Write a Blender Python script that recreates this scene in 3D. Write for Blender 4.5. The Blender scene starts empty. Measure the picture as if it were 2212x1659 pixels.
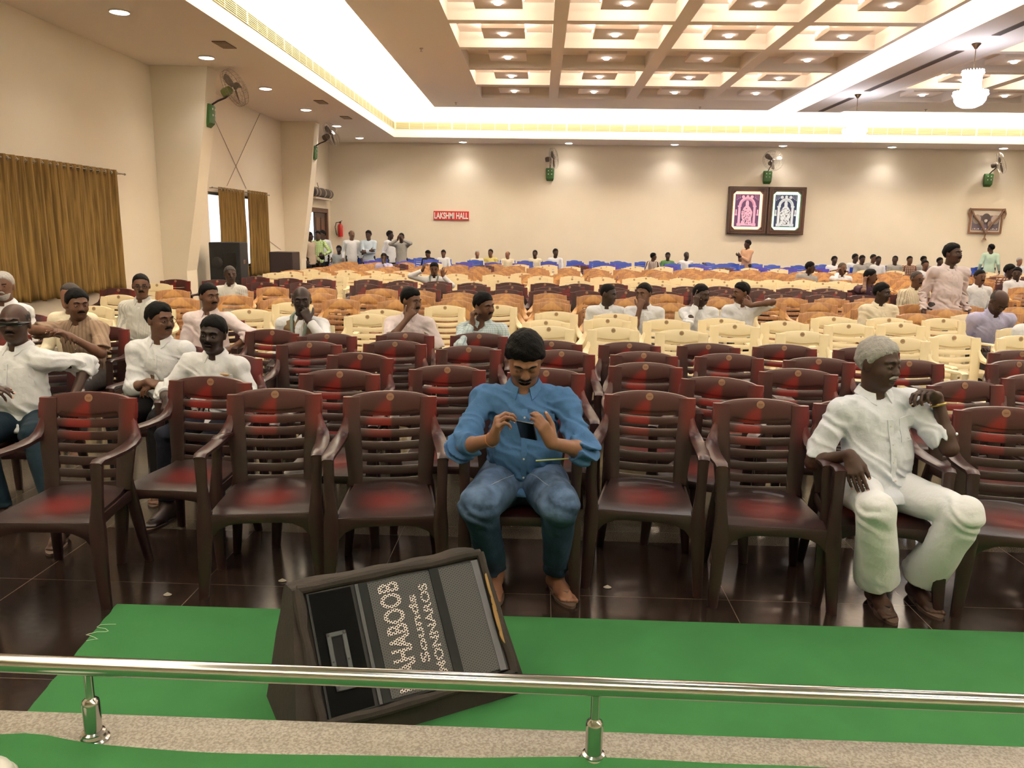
import bpy, bmesh, math, random
import numpy as np
from mathutils import Vector, Matrix, Euler, noise
random.seed(7)
R = math.radians
scene = bpy.context.scene
COL = scene.collection

# ------------------------------------------------------------ camera (fitted to the vanishing points of the hall)
FPX = 1700.0
CAM_H = 1.65
_dY = np.array([1168. - 1106, 503. - 829.5, FPX]); _dY /= np.linalg.norm(_dY)
_dZ = np.cross(_dY, [1, .0155, 0]); _dZ /= -np.linalg.norm(_dZ) if _dZ[1] > 0 else np.linalg.norm(_dZ)
_dX = np.cross(_dY, _dZ)
CM = np.array([_dX, _dY, _dZ])          # rows: world axes seen from the camera (x right, y down, z forward)
cam_d = bpy.data.cameras.new('camera'); cam = bpy.data.objects.new('camera', cam_d); COL.objects.link(cam)
cam_d.sensor_width = 36; cam_d.lens = FPX / 2212 * 36; cam_d.clip_start = .05; cam_d.clip_end = 200
_m = Matrix([[CM[i][0], -CM[i][1], -CM[i][2]] for i in range(3)]).to_4x4()
_m.translation = (0, 0, CAM_H); cam.matrix_world = _m
scene.camera = cam
scene.view_settings.view_transform = 'Standard'; scene.view_settings.look = 'None'
scene.view_settings.gamma = 1; scene.view_settings.use_curve_mapping = False
scene.view_settings.exposure = 0.95
try:
    scene.cycles.use_denoising = True; scene.cycles.adaptive_threshold = .02; scene.cycles.max_bounces = 8; scene.cycles.diffuse_bounces = 5
    scene.cycles.sample_clamp_indirect = 6; scene.cycles.caustics_reflective = False; scene.cycles.caustics_refractive = False
except Exception: pass

def ray(x, y): return CM @ np.array([x - 1106, y - 829.5, FPX])
def atz(x, y, z):
    r = ray(x, y); t = (z - CAM_H) / r[2]; return Vector((r[0] * t, r[1] * t, z))
def atd(x, y, d):
    r = ray(x, y); t = d / r[1]; return Vector((r[0] * t, d, CAM_H + r[2] * t))

# ------------------------------------------------------------ world: bright hazy daylight outside the windows and the door
w = bpy.data.worlds.new('daylight'); scene.world = w; w.use_nodes = True
bg = w.node_tree.nodes['Background']; bg.inputs[0].default_value = (.80, .88, 1.0, 1); bg.inputs[1].default_value = 2.2

# ------------------------------------------------------------ the hall's lamps
WARM = (1.0, .94, .885); COOL = (.84, .88, 1.0)
def area(name, loc, rot, sx, sy, power, col=WARM, spread=180):
    d = bpy.data.lights.new(name, 'AREA'); d.shape = 'RECTANGLE'; d.size = sx; d.size_y = sy; d.energy = power; d.color = col; d.spread = R(spread)
    o = bpy.data.objects.new(name, d); COL.objects.link(o); o.location = loc; o.rotation_euler = rot; return o
def spot(name, loc, power, size=120, blend=.8, col=WARM, r=.06):
    d = bpy.data.lights.new(name, 'SPOT'); d.energy = power; d.spot_size = R(size); d.spot_blend = blend; d.color = col; d.shadow_soft_size = r
    o = bpy.data.objects.new(name, d); COL.objects.link(o); o.location = loc; return o
XL, XR, YB, YN = -6.6, 20.0, 25.0, -4.0          # hall walls
ZS, ZC, ZT = 4.30, 4.93, 5.75                     # soffit, coffered slab, top of the coves
FX0, FX1, FY0, FY1 = -4.28, 17.7, -1.5, 23.5      # fascia rectangle
SX0, SX1, SY0, SY1 = -2.93, 16.35, -.2, 22.1      # slab rectangle
GX0, GX1 = 5.95, 6.70                             # the lit slot beside the central strip
cw, cl = SX1 - SX0, SY1 - SY0
P_COVE = 34.0
area('cove_light', (SX0 + .12, (SY0 + SY1) / 2, 5.33), (0, R(148), 0), .40, cl, P_COVE * cl, WARM)
area('cove_light', ((SX0 + GX0) / 2, SY1 - .12, 5.33), (R(148), 0, 0), GX0 - SX0, .40, P_COVE * (GX0 - SX0), WARM)
area('cove_light', ((GX1 + SX1) / 2, SY1 - .12, 5.33), (R(148), 0, 0), SX1 - GX1, .40, P_COVE * (SX1 - GX1), WARM)
area('cove_light', (SX1 - .12, (SY0 + SY1) / 2, 5.33), (0, R(-148), 0), .40, cl, P_COVE * cl, WARM)
area('cove_light', ((SX0 + SX1) / 2, SY0 + .12, 5.33), (R(-148), 0, 0), cw, .40, P_COVE * cw, WARM)
area('cove_light', (GX0 - .05, (SY0 + SY1) / 2, 5.33), (0, R(-130), 0), .25, cl, 22 * cl, (1, .93, .88))
WALL_DL = [(-5.34, y) for y in (2.4, 5.1, 7.7, 10.39, 13.01, 15.73, 18.38, 21.1, 23.72)] + [(x, 24.45) for x in (-2.39, .78, 3.92, 7.1, 10.28, 13.5, 16.6)]
for x, y in WALL_DL: spot('downlight_beam', (x, y, ZS - .04), 42, 125, .9)
CXS = [(-1.54, .13), (.35, 2.03), (2.27, 3.94), (4.17, 5.86), (8.05, 9.72), (9.95, 11.62), (11.85, 13.52), (13.75, 15.42)]
CYS = [(.55, 2.15), (2.37, 3.98), (4.2, 5.83), (6.05, 7.68), (7.9, 9.53), (9.75, 11.38), (11.6, 13.24), (13.46, 15.1), (15.3, 16.92), (17.12, 18.75), (18.98, 20.55)]
LIT = [True, False, True, True, False, True, True, True, False, True, False]
for j, (y0, y1) in enumerate(CYS):
    for i, (x0, x1) in enumerate(CXS):
        if (i + j) % 2 == 0: spot('panel_beam', ((x0 + x1) / 2, (y0 + y1) / 2, ZC - .03), 56, 150, 1.0, WARM, .25)
CHAND = [(7.27, 14.38), (7.24, 19.35)]

# ------------------------------------------------------------ materials
def lin(c):
    return tuple(((v / 255) / 12.92 if v / 255 <= .04045 else ((v / 255 + .055) / 1.055) ** 2.4) for v in c) + (1,)
MATS = {}
def mat(name, rgb, rough=.5, metal=0, spec=.5, emit=None, es=0, noise_amt=0, nscale=20, bump=0, bscale=60, bdist=.01, coat=0, trans=0, alpha=1, sheen=0):
    if name in MATS: return MATS[name]
    m = bpy.data.materials.new(name); m.use_nodes = True; nt = m.node_tree; b = nt.nodes['Principled BSDF']
    b.inputs['Base Color'].default_value = lin(rgb); b.inputs['Roughness'].default_value = rough
    b.inputs['Metallic'].default_value = metal; b.inputs['Specular IOR Level'].default_value = spec
    if coat: b.inputs['Coat Weight'].default_value = coat; b.inputs['Coat Roughness'].default_value = .1
    if trans: b.inputs['Transmission Weight'].default_value = trans
    if alpha < 1: b.inputs['Alpha'].default_value = alpha
    if sheen: b.inputs['Sheen Weight'].default_value = sheen
    if emit: b.inputs['Emission Color'].default_value = lin(emit); b.inputs['Emission Strength'].default_value = es
    if noise_amt or bump:
        tc = nt.nodes.new('ShaderNodeTexCoord')
        if noise_amt:
            n = nt.nodes.new('ShaderNodeTexNoise'); n.inputs['Scale'].default_value = nscale; n.inputs['Detail'].default_value = 6
            nt.links.new(tc.outputs['Object'], n.inputs['Vector'])
            mx = nt.nodes.new('ShaderNodeMix'); mx.data_type = 'RGBA'
            c = lin(rgb); mx.inputs[6].default_value = tuple(v * (1 - noise_amt) for v in c[:3]) + (1,)
            mx.inputs[7].default_value = tuple(min(1, v * (1 + noise_amt)) for v in c[:3]) + (1,)
            nt.links.new(n.outputs['Fac'], mx.inputs[0]); nt.links.new(mx.outputs[2], b.inputs['Base Color'])
        if bump:
            n = nt.nodes.new('ShaderNodeTexNoise'); n.inputs['Scale'].default_value = bscale; n.inputs['Detail'].default_value = 4
            nt.links.new(tc.outputs['Object'], n.inputs['Vector'])
            bp = nt.nodes.new('ShaderNodeBump'); bp.inputs['Strength'].default_value = bump; bp.inputs['Distance'].default_value = bdist
            nt.links.new(n.outputs['Fac'], bp.inputs['Height']); nt.links.new(bp.outputs['Normal'], b.inputs['Normal'])
    MATS[name] = m; return m
class NG:
    """small helper to write shader maths"""
    def __init__(s, name, rough=.5, **k):
        s.m = mat(name, (128, 128, 128), rough, **k); s.nt = s.m.node_tree; s.b = s.nt.nodes['Principled BSDF']
        s.tc = s.nt.nodes.new('ShaderNodeTexCoord')
    def sep(s, out='Object'):
        n = s.nt.nodes.new('ShaderNodeSeparateXYZ'); s.nt.links.new(s.tc.outputs[out], n.inputs[0]); return n.outputs[0], n.outputs[1], n.outputs[2]
    def _in(s, sock, v):
        if isinstance(v, (int, float)): sock.default_value = v
        elif isinstance(v, tuple): sock.default_value = v
        else: s.nt.links.new(v, sock)
    def f(s, op, a, b=0., c=0.):
        n = s.nt.nodes.new('ShaderNodeMath'); n.operation = op
        s._in(n.inputs[0], a); s._in(n.inputs[1], b)
        if op in ('SMOOTH_MIN', 'SMOOTH_MAX', 'COMPARE', 'MULTIPLY_ADD'): s._in(n.inputs[2], c)
        return n.outputs[0]
    def ramp(s, v, lo, hi):     # smoothstep
        n = s.nt.nodes.new('ShaderNodeMapRange'); n.interpolation_type = 'SMOOTHSTEP'
        s._in(n.inputs[0], v); n.inputs[1].default_value = lo; n.inputs[2].default_value = hi; return n.outputs[0]
    def mix(s, fac, a, b):
        n = s.nt.nodes.new('ShaderNodeMix'); n.data_type = 'RGBA'; s._in(n.inputs[0], fac)
        s._in(n.inputs[6], lin(a) if isinstance(a, tuple) and len(a) == 3 else a); s._in(n.inputs[7], lin(b) if isinstance(b, tuple) and len(b) == 3 else b); return n.outputs[2]
    def noise(s, scale, detail=4, out='Object', stretch=None):
        n = s.nt.nodes.new('ShaderNodeTexNoise'); n.inputs['Scale'].default_value = scale; n.inputs['Detail'].default_value = detail
        if stretch:
            mp = s.nt.nodes.new('ShaderNodeMapping'); mp.inputs['Scale'].default_value = stretch
            s.nt.links.new(s.tc.outputs[out], mp.inputs[0]); s.nt.links.new(mp.outputs[0], n.inputs['Vector'])
        else: s.nt.links.new(s.tc.outputs[out], n.inputs['Vector'])
        return n.outputs['Fac']
    def color(s, c): s.nt.links.new(c, s.b.inputs['Base Color'])
    def rough(s, c): s._in(s.b.inputs['Roughness'], c)
    def bump(s, h, st=.3, dist=.01):
        n = s.nt.nodes.new('ShaderNodeBump'); n.inputs['Strength'].default_value = st; n.inputs['Distance'].default_value = dist
        s.nt.links.new(h, n.inputs['Height']); s.nt.links.new(n.outputs[0], s.b.inputs['Normal'])

# ------------------------------------------------------------ mesh building
class MB:
    def __init__(s): s.v = []; s.f = []; s.mi = []; s.cur = 0
    def add(s, vs, fs):
        o = len(s.v); s.v += [tuple(p) for p in vs]; s.f += [tuple(i + o for i in f) for f in fs]; s.mi += [s.cur] * len(fs); return s
    def box(s, x0, x1, y0, y1, z0, z1, M=None):
        vs = [(x, y, z) for z in (z0, z1) for y in (y0, y1) for x in (x0, x1)]
        if M: vs = [M @ Vector(p) for p in vs]
        return s.add(vs, [(0, 2, 3, 1), (4, 5, 7, 6), (0, 1, 5, 4), (2, 6, 7, 3), (0, 4, 6, 2), (1, 3, 7, 5)])
    def quad(s, a, b, c, d): return s.add([a, b, c, d], [(0, 1, 2, 3)])
    def loft(s, secs, cap=True, closed=False):
        n = len(secs[0]); vs = [p for sec in secs for p in sec]; fs = []
        k = len(secs)
        for i in range(k if closed else k - 1):
            a, b = i * n, ((i + 1) % k) * n
            for j in range(n):
                j2 = (j + 1) % n; fs.append((a + j, a + j2, b + j2, b + j))
        if cap and not closed: fs.append(tuple(range(n))[::-1]); fs.append(tuple((k - 1) * n + j for j in range(n)))
        return s.add(vs, fs)
    def tube(s, pts, r, n=8, cap=True, closed=False):
        pts = [Vector(p) for p in pts]; rs = r if isinstance(r, (list, tuple)) else [r] * len(pts); secs = []
        k = len(pts); up = None
        for i, p in enumerate(pts):
            if closed: t = pts[(i + 1) % k] - pts[i - 1]
            else: t = pts[min(i + 1, k - 1)] - pts[max(i - 1, 0)]
            t.normalize()
            if up is None: up = Vector((0, 0, 1)) if abs(t.z) < .9 else Vector((1, 0, 0))
            a = t.cross(up).normalized(); up = a.cross(t).normalized()
            secs.append([p + (a * math.cos(q) + up * math.sin(q)) * rs[i] for q in [2 * math.pi * j / n for j in range(n)]])
        return s.loft(secs, cap, closed)
    def lathe(s, prof, n=24, M=None, cap=True):
        secs = [[Vector((r * math.cos(q), r * math.sin(q), z)) for q in [2 * math.pi * j / n for j in range(n)]] for r, z in prof]
        if M: secs = [[M @ p for p in q] for q in secs]
        return s.loft(secs, cap)
    def prism(s, poly, z0, z1, M=None):
        n = len(poly); vs = [Vector((x, y, z)) for z in (z0, z1) for x, y in poly]
        if M: vs = [M @ p for p in vs]
        return s.add(vs, [tuple(range(n))[::-1], tuple(range(n, 2 * n))] + [(i, (i + 1) % n, (i + 1) % n + n, i + n) for i in range(n)])
    def build(s, name, mats, parent=None, smooth=35, loc=None, rz=None):
        me = bpy.data.meshes.new(name); me.from_pydata(s.v, [], s.f)
        for m in (mats if isinstance(mats, (list, tuple)) else [mats]): me.materials.append(m)
        if any(s.mi): me.polygons.foreach_set('material_index', s.mi)
        bm = bmesh.new(); bm.from_mesh(me); bmesh.ops.recalc_face_normals(bm, faces=bm.faces); bm.to_mesh(me); bm.free()
        if smooth:
            me.polygons.foreach_set('use_smooth', [True] * len(me.polygons)); me.set_sharp_from_angle(angle=R(smooth))
        o = bpy.data.objects.new(name, me); COL.objects.link(o)
        if parent: o.parent = parent
        if loc: o.location = loc
        if rz is not None: o.rotation_euler = (0, 0, rz)
        return o
def tag(o, label=None, cat=None, group=None, kind=None):
    if label: o['label'] = label
    if cat: o['category'] = cat
    if group: o['group'] = group
    if kind: o['kind'] = kind
    return o
def empty(name, loc=(0, 0, 0), rz=0, label=None, cat=None, group=None):
    o = bpy.data.objects.new(name, None); COL.objects.link(o); o.location = loc; o.rotation_euler = (0, 0, rz); o.empty_display_size = .1
    return tag(o, label, cat, group)
KIDS = {}
def kids(o): return [c for c in bpy.data.objects if c.parent == o]
def copy_tree(o, parent=None, ch=None):
    c = o.copy(); COL.objects.link(c); c.parent = parent
    for k in (ch if ch is not None else kids(o)): copy_tree(k, c)
    return c
def struct(o): o['kind'] = 'structure'; return o
def bevel(o, wd=.004, seg=2):
    m = o.modifiers.new('bevel', 'BEVEL'); m.width = wd; m.segments = seg; m.limit_method = 'ANGLE'; m.angle_limit = R(40); return o
ORD = ['first', 'second', 'third', 'fourth', 'fifth', 'sixth', 'seventh', 'eighth', 'ninth', 'tenth', 'eleventh', 'twelfth', 'thirteenth', 'fourteenth', 'fifteenth', 'sixteenth', 'seventeenth', 'eighteenth', 'nineteenth', 'twentieth', 'twenty-first', 'twenty-second', 'twenty-third', 'twenty-fourth', 'twenty-fifth', 'twenty-sixth', 'twenty-seventh', 'twenty-eighth', 'twenty-ninth', 'thirtieth', 'thirty-first', 'thirty-second', 'thirty-third', 'thirty-fourth', 'thirty-fifth', 'thirty-sixth', 'thirty-seventh', 'thirty-eighth', 'thirty-ninth', 'fortieth']
def ordn(i, n=None):
    if n is not None and n > 2 and i == n - 1: return 'rightmost'
    return 'leftmost' if i == 0 else ORD[i]
# ============================================================ THE HALL
M_wall = NG('cream_wall_paint', .75)
_n = M_wall.noise(1.2, 3); M_wall.color(M_wall.mix(_n, (228, 216, 194), (236, 226, 207))); M_wall.bump(M_wall.noise(90, 2), .05, .002)
M_wall = M_wall.m
M_ceil = mat('matt_ceiling_paint', (240, 230, 221), .85)
M_cove = mat('cove_white_paint', (244, 238, 224), .8)
# floor: dark polished granite in front, speckled grey-beige granite under the seating
g = NG('granite_floor', .12)
X, Y, Z = g.sep()
sp = g.noise(260, 2); sp2 = g.noise(35, 5)
dark = g.mix(g.ramp(sp, .45, .75), (33, 24, 20), (66, 52, 44))
lite = g.mix(g.ramp(sp, .35, .7), (52, 46, 38), (108, 98, 84)); lite = g.mix(g.f('MULTIPLY', sp2, .35), lite, (60, 52, 42))
base = g.mix(g.f('GREATER_THAN', Y, 4.08), dark, lite)
def joint(v, per, off, wd):
    t = g.f('FRACT', g.f('MULTIPLY', g.f('ADD', v, 40 + off), 1 / per)); return g.f('LESS_THAN', t, wd / per)
j = g.f('MAXIMUM', joint(X, .82, .10, .003), joint(Y, .82, .05, .0022))
g.color(g.mix(j, base, (112, 100, 88)))
g.rough(g.f('ADD', .10, g.f('MULTIPLY', sp2, .12)))
M_floor = g.m
g = NG('speckled_kerb_granite', .45)
g.color(g.mix(g.ramp(g.noise(150, 8), .35, .65), (122, 114, 102), (160, 152, 140))); g.bump(g.noise(120, 3), .1, .002); M_kerb = g.m
g = NG('green_event_carpet', .95)
g.color(g.mix(g.noise(5, 5), (46, 106, 54), (56, 124, 66))); g.bump(g.noise(700, 2), .5, .004); M_carpet = g.m

def flat(x0, x1, y0, y1, z): return MB().quad((x0, y0, z), (x1, y0, z), (x1, y1, z), (x0, y1, z))
T = .25
struct(MB().box(XL - T, XR + T, YN, YB + T, -.1, 0).build('floor', M_floor, smooth=0))
# left wall with two window openings and the door opening
W1 = (6.9, 12.0, .80, 2.42); W2 = (15.78, 18.7, .80, 2.36); DR = (22.35, 24.45, 0, 2.15)
mb = MB(); ys = YN
for y0, y1, z0, z1 in (W1, W2, DR):
    mb.box(XL - T, XL, ys, y0, 0, ZS); 
    if z0 > 0: mb.box(XL - T, XL, y0, y1, 0, z0)
    mb.box(XL - T, XL, y0, y1, z1, ZS); ys = y1
mb.box(XL - T, XL, ys, YB, 0, ZS)
struct(mb.build('wall_left', M_wall, smooth=0))
struct(MB().box(XL - T, XR + T, YB, YB + T, 0, ZS).build('wall_back', M_wall, smooth=0))
struct(MB().box(XR, XR + T, YN, YB, 0, ZS).build('wall_right', M_wall, smooth=0))
struct(MB().box(XL - T, XR + T, YN - T, YN, 0, ZS).build('wall_front', M_wall, smooth=0))
# haunched columns on the left wall: wider at the top
for k, (y0, tp, bt) in enumerate(((13.70, .98, .42), (20.42, .88, .42), (6.95 - .25, .98, .42))):
    mb = MB(); d = .42
    secs = []
    for z, p in ((0, bt), (.9, bt), (2.0, bt + (tp - bt) * .38), (3.2, bt + (tp - bt) * .75), (ZS, tp)):
        secs.append([(XL - .01, y0, z), (XL + p, y0, z), (XL + p, y0 + d, z), (XL - .01, y0 + d, z)])
    mb.loft(secs); o = mb.build('wall_column', M_wall, smooth=0); struct(o)
    o['label'] = ('first' , 'far', 'near')[k] + ' cream column on the left wall, flaring towards the ceiling'
# windows: frame, mullions, glass
M_alu = mat('window_frame_white', (216, 216, 214), .4)
M_glass = mat('window_glass', (235, 242, 245), .03, trans=1, spec=.5)
for k, (y0, y1, z0, z1) in enumerate((W1, W2)):
    mb = MB(); t = .05
    for a, b, c, d in ((y0, y1, z0, z0 + t), (y0, y1, z1 - t, z1), (y0, y0 + t, z0, z1), (y1 - t, y1, z0, z1), ((y0 + y1) / 2 - .03, (y0 + y1) / 2 + .03, z0, z1)):
        mb.box(XL - .16, XL - .1, a, b, c, d)
    o = struct(mb.build('window_%d' % (k + 1), M_alu, smooth=0))
    MB().box(XL - .135, XL - .128, y0, y1, z0, z1).build('pane', M_glass, o, smooth=0)
    MB().box(XL - .1, XL + .02, y0 - .03, y1 + .03, z0 - .03, z0).build('window_sill', M_kerb, o, smooth=0)
# the perimeter soffit
mb = MB()
mb.box(XL - T, FX0, YN, YB + T, ZS, ZS + .06); mb.box(FX1, XR + T, YN, YB + T, ZS, ZS + .06)
mb.box(FX0, FX1, FY1, YB + T, ZS, ZS + .06); mb.box(FX0, FX1, YN, FY0, ZS, ZS + .06)
o = struct(mb.build('ceiling', M_ceil, smooth=0))
# fascia around the cove, and the cove's own ceiling
mb = MB(); t = .05
zf = ZS + .06
mb.box(FX0 - t, FX0, FY0 - t, FY1 + t, zf, ZT); mb.box(FX1, FX1 + t, FY0 - t, FY1 + t, zf, ZT)
mb.box(FX0, FX1, FY1, FY1 + t, zf, ZT); mb.box(FX0, FX1, FY0 - t, FY0, zf, ZT)
struct(mb.build('trim_1', M_cove, smooth=0))
struct(MB().box(FX0 - t, FX1 + t, FY0 - t, FY1 + t, ZT, ZT + .05).build('ceiling', M_cove, smooth=0))
# the coffered slab: underside, edges, recesses
mb = MB(); RZ = ZC + .26
def slab(xa, xb, cells):
    xs = sorted({xa, xb} | {v for c in cells for v in c}); yy = sorted({SY0, SY1} | {v for c in CYS for v in c})
    for i in range(len(xs) - 1):
        for j in range(len(yy) - 1):
            x0, x1, y0, y1 = xs[i], xs[i + 1], yy[j], yy[j + 1]
            if (x0, x1) in cells and (y0, y1) in CYS:
                mb.quad((x0, y0, RZ), (x1, y0, RZ), (x1, y1, RZ), (x0, y1, RZ))
                mb.quad((x0, y0, ZC), (x1, y0, ZC), (x1, y0, RZ), (x0, y0, RZ)); mb.quad((x0, y1, ZC), (x1, y1, ZC), (x1, y1, RZ), (x0, y1, RZ))
                mb.quad((x0, y0, ZC), (x0, y1, ZC), (x0, y1, RZ), (x0, y0, RZ)); mb.quad((x1, y0, ZC), (x1, y1, ZC), (x1, y1, RZ), (x1, y0, RZ))
            else: mb.quad((x0, y0, ZC), (x1, y0, ZC), (x1, y1, ZC), (x0, y1, ZC))
    for a, b in (((xa, SY0), (xb, SY0)), ((xb, SY0), (xb, SY1)), ((xb, SY1), (xa, SY1)), ((xa, SY1), (xa, SY0))):
        mb.quad((*a, ZC), (*b, ZC), (*b, ZC + .06), (*a, ZC + .06))
    mb.quad((xa, SY0, RZ + .02), (xb, SY0, RZ + .02), (xb, SY1, RZ + .02), (xa, SY1, RZ + .02))
slab(SX0, GX0, CXS[:4]); slab(GX1, SX1, CXS[4:])
struct(mb.build('ceiling', M_ceil, smooth=0))
# face above the lit slot beside the central strip
struct(MB().box(GX1 - .012, GX1 + .03, SY0, SY1, ZC - .034, ZT).build('trim_2', M_cove, smooth=0))
# shallow drop of the central strip
struct(MB().box(GX1, 7.86, SY0, SY1, ZC - .035, ZC).build('ceiling', mat('strip_paint', (226, 218, 214), .8), smooth=0))
# air slots in the strip, grilles on the fascia
M_slot = mat('dark_air_slot', (120, 104, 98), .8)
M_slot2 = mat('dark_air_slot_deep', (70, 60, 56), .8)
g = NG('olive_grille', .6); X, Y, Z = g.sep('Generated')
for k, (y0, y1) in enumerate(((5.2, 7.8), (10.4, 13.8), (14.9, 18.9), (19.8, 21.9))):
    o = MB().box(7.20, 7.34, y0, y1, ZC - .045, ZC - .0362)
    o = o.build('air_slot', M_slot, smooth=0)
    fr = MB()
    for q in (7.225, 7.255, 7.285, 7.315): fr.box(q - .006, q + .006, y0 + .02, y1 - .02, ZC - .049, ZC - .045)
    fr.build('blade', M_slot2, o, smooth=0)
    tag(o, '%s long dark air slot in the pale central ceiling strip, counting from the stage' % ORD[k].replace('first', 'nearest'), 'vent', 'air slots of the central strip')
M_gr = mat('olive_beige_grille', (188, 180, 140), .7); M_gb = mat('grille_line', (236, 232, 206), .7)
M_lv = mat('grille_louver', (150, 142, 104), .7)
def grille(a, b, axis, label):
    g0, g1 = ZS + .225, ZS + .415
    mb = MB(); n = int((b - a) / .41); e = .012
    def bx(u0, u1, t0, t1, z0, z1):
        if axis == 'y': mb.box(FX0 + t0, FX0 + t1, u0, u1, z0, z1)
        else: mb.box(u0, u1, FY1 - t1, FY1 - t0, z0, z1)
    bx(a, b, 0, e, g0, g1); mb.cur = 1
    for k in range(n + 1):
        c = a + (b - a) * k / n; wd = .012 if k % 4 else .03; bx(c - wd, c + wd, e, e + .006, g0, g1)
    mb.cur = 2
    for q in range(1, 7): zz = g0 + (g1 - g0) * q / 7; bx(a, b, e, e + .008, zz - .004, zz + .004)
    tag(mb.build('cove_grille', [M_gr, M_gb, M_lv], smooth=0), label, 'grille')
grille(FY0 + .2, FY1 - .03, 'y', 'long olive air grille running along the cove above the left wall')
grille(FX0 + .03, FX1 - .2, 'x', 'long olive air grille running along the cove above the back wall')
# perimeter downlights
M_lamp = mat('glowing_lamp', (255, 250, 240), .5, emit=(255, 248, 238), es=14)
M_ring = mat('lamp_ring', (236, 230, 222), .4)
for k, (x, y) in enumerate(WALL_DL):
    e = empty('ceiling_downlight', (x, y, ZS))
    if x == -5.34: lb = '%s round downlight in the soffit along the left wall, counting from the camera' % ORD[k].replace('first', 'nearest')
    else: lb = '%s round downlight in the soffit along the back wall, counting from the left' % ORD[k - 9]
    tag(e, lb, 'light', 'round downlights of the perimeter soffit')
    MB().lathe([(.125, -.001), (.13, -.012), (.115, -.02), (.11, -.008)], 28).build('ring', M_ring, e)
    MB().lathe([(.11, -.004), (.10, -.022), (.06, -.032), (.01, -.035)], 24).build('lamp', M_lamp, e)
# coffer panels with their lamps
M_panel = mat('panel_paint', (234, 220, 208), .85)
M_tube = mat('hidden_tube', (255, 240, 215), .5, emit=(255, 242, 224), es=24)
for j, (y0, y1) in enumerate(CYS):
    if j < 5: continue
    for i, (x0, x1) in enumerate(CXS):
        cx, cy = (x0 + x1) / 2, (y0 + y1) / 2
        e = empty('coffer_light', (cx, cy, ZC))
        side = 'left' if i < 4 else 'right'
        tag(e, '%s coffer lamp from left, %s row from back wall, %s of the chandeliers' % (ORD[i % 4], ORD[len(CYS) - 1 - j], side), 'light', 'square panel lamps in the ceiling coffers')
        h = .36
        MB().box(-h, h, -h, h, .045, .125).build('panel', M_panel, e, smooth=0)
        MB().box(-.02, .02, -.02, .02, .125, RZ - ZC).build('hanger', M_panel, e, smooth=0)
        MB().lathe([(.065, .044), (.062, .026), (.045, .01), (.01, .004)], 20).build('lamp', M_lamp, e)
        if LIT[j]:
            mb = MB(); q = h + .02
            for s_ in (-1, 1): mb.box(-q, q, s_ * .27 - .015, s_ * .27 + .015, .14, .165); mb.box(s_ * .27 - .015, s_ * .27 + .015, -q, q, .14, .165)
            mb.build('tube', M_tube, e, smooth=0)
# stage edge: floor of the stage, granite kerb, carpets
struct(MB().box(XL, 12, YN, 1.80, 0, .27).build('floor', M_kerb, smooth=0))
o = MB().box(XL, 12, 1.80, 2.008, 0, .27).build('trim_3', M_kerb, smooth=0); struct(o); bevel(o, .006)
# carpet on the stage, lying a little crooked and lifted along its edge
mb = MB(); n = 160; secs = []
for k in range(n + 1):
    x = -4 + 10 * k / n
    ye = 1.858 + .012 * math.sin(x * 2.1) + .008 * noise.noise((x * 3, 0, 0)) - max(0, -.9 - x) * .0 + (.03 * math.exp(-((x + 1.35) / .12) ** 2))
    zl = .006 * math.sin(x * 3.3 + 1) + .006
    secs.append([(x, YN + .1, .271), (x, YN + .1, .279), (x, ye - .05, .280), (x, ye - .006, .282 + zl), (x, ye, .277 + zl * .6), (x, ye - .004, .271)])
mb.loft(secs); tag(mb.build('green_carpet', M_carpet), 'green carpet covering the stage behind the granite kerb', 'carpet')
secs = []
for k in range(61):
    t = k / 60; xl = -1.74 - .10 * ((t * 1.16 + 2.0 - 2.425) / .715) + .006 * noise.noise((t * 20, 1, 0)); y = 2.01 + 1.165 * t
    secs.append([(xl, y, .001), (xl + .003, y, .008), (9, y, .008), (9, y, .001)])
mb = MB(); mb.loft(secs); tag(mb.build('green_carpet', M_carpet), 'green carpet on the hall floor in front of the first chairs', 'carpet')
# pale threads frayed from the carpet's edge
M_thr = mat('pale_thread', (190, 205, 175), .8)
for k, (cx, cy) in enumerate(((-1.79, 2.85), (-1.72, 2.20))):
    pts = [(cx + .035 * math.sin(q * .9) + .01 * q * .1, cy + .012 * q * .8, .012 + .003 * math.sin(q * 2)) for q in range(16)]
    tag(MB().tube(pts, .0012, 4).build('loose_thread', M_thr), ('longer' if k == 0 else 'shorter') + ' pale thread frayed loose along the left edge of the floor carpet', 'thread', 'threads frayed from the carpet')
pts = [(.26 + .012 * q, 2.02 + .004 * math.sin(q * .4), .271 + .004 * math.sin(q * .35)) for q in range(14)]
tag(MB().tube([(p[0], p[1], .012 + .25 * 0) for p in pts], .003, 5).build('thin_cable', mat('blue_cable', (30, 80, 160), .5)), 'thin blue wire lying behind the kerb beside the rail post', 'wire')

# ------------------------------------------------------------ stainless hand rail on its posts
M_steel = mat('polished_steel', (200, 198, 194), .16, metal=1)
g = MATS['polished_steel']
root = empty('hand_rail', (0, 1.875, .27), 0, 'polished steel hand rail on short posts along the stage kerb', 'railing')
MB().tube([(x, -.011 * x, .22) for x in (-3.0, -1.5, 0, 1.5, 3.0)], .0245, 32).build('rail', M_steel, root)
for x in (-2.55, -1.19, .17, 1.53):
    pr = [(.040, 0), (.040, .006), (.034, .010), (.034, .016), (.030, .020), (.030, .026), (.0225, .03), (.0235, .108), (.021, .120), (.0135, .126), (.0115, .13), (.0115, .20)]
    MB().lathe(pr, 28, Matrix.Translation((x, -.011 * x, .0))).build('post', M_steel, root, smooth=50)
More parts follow.
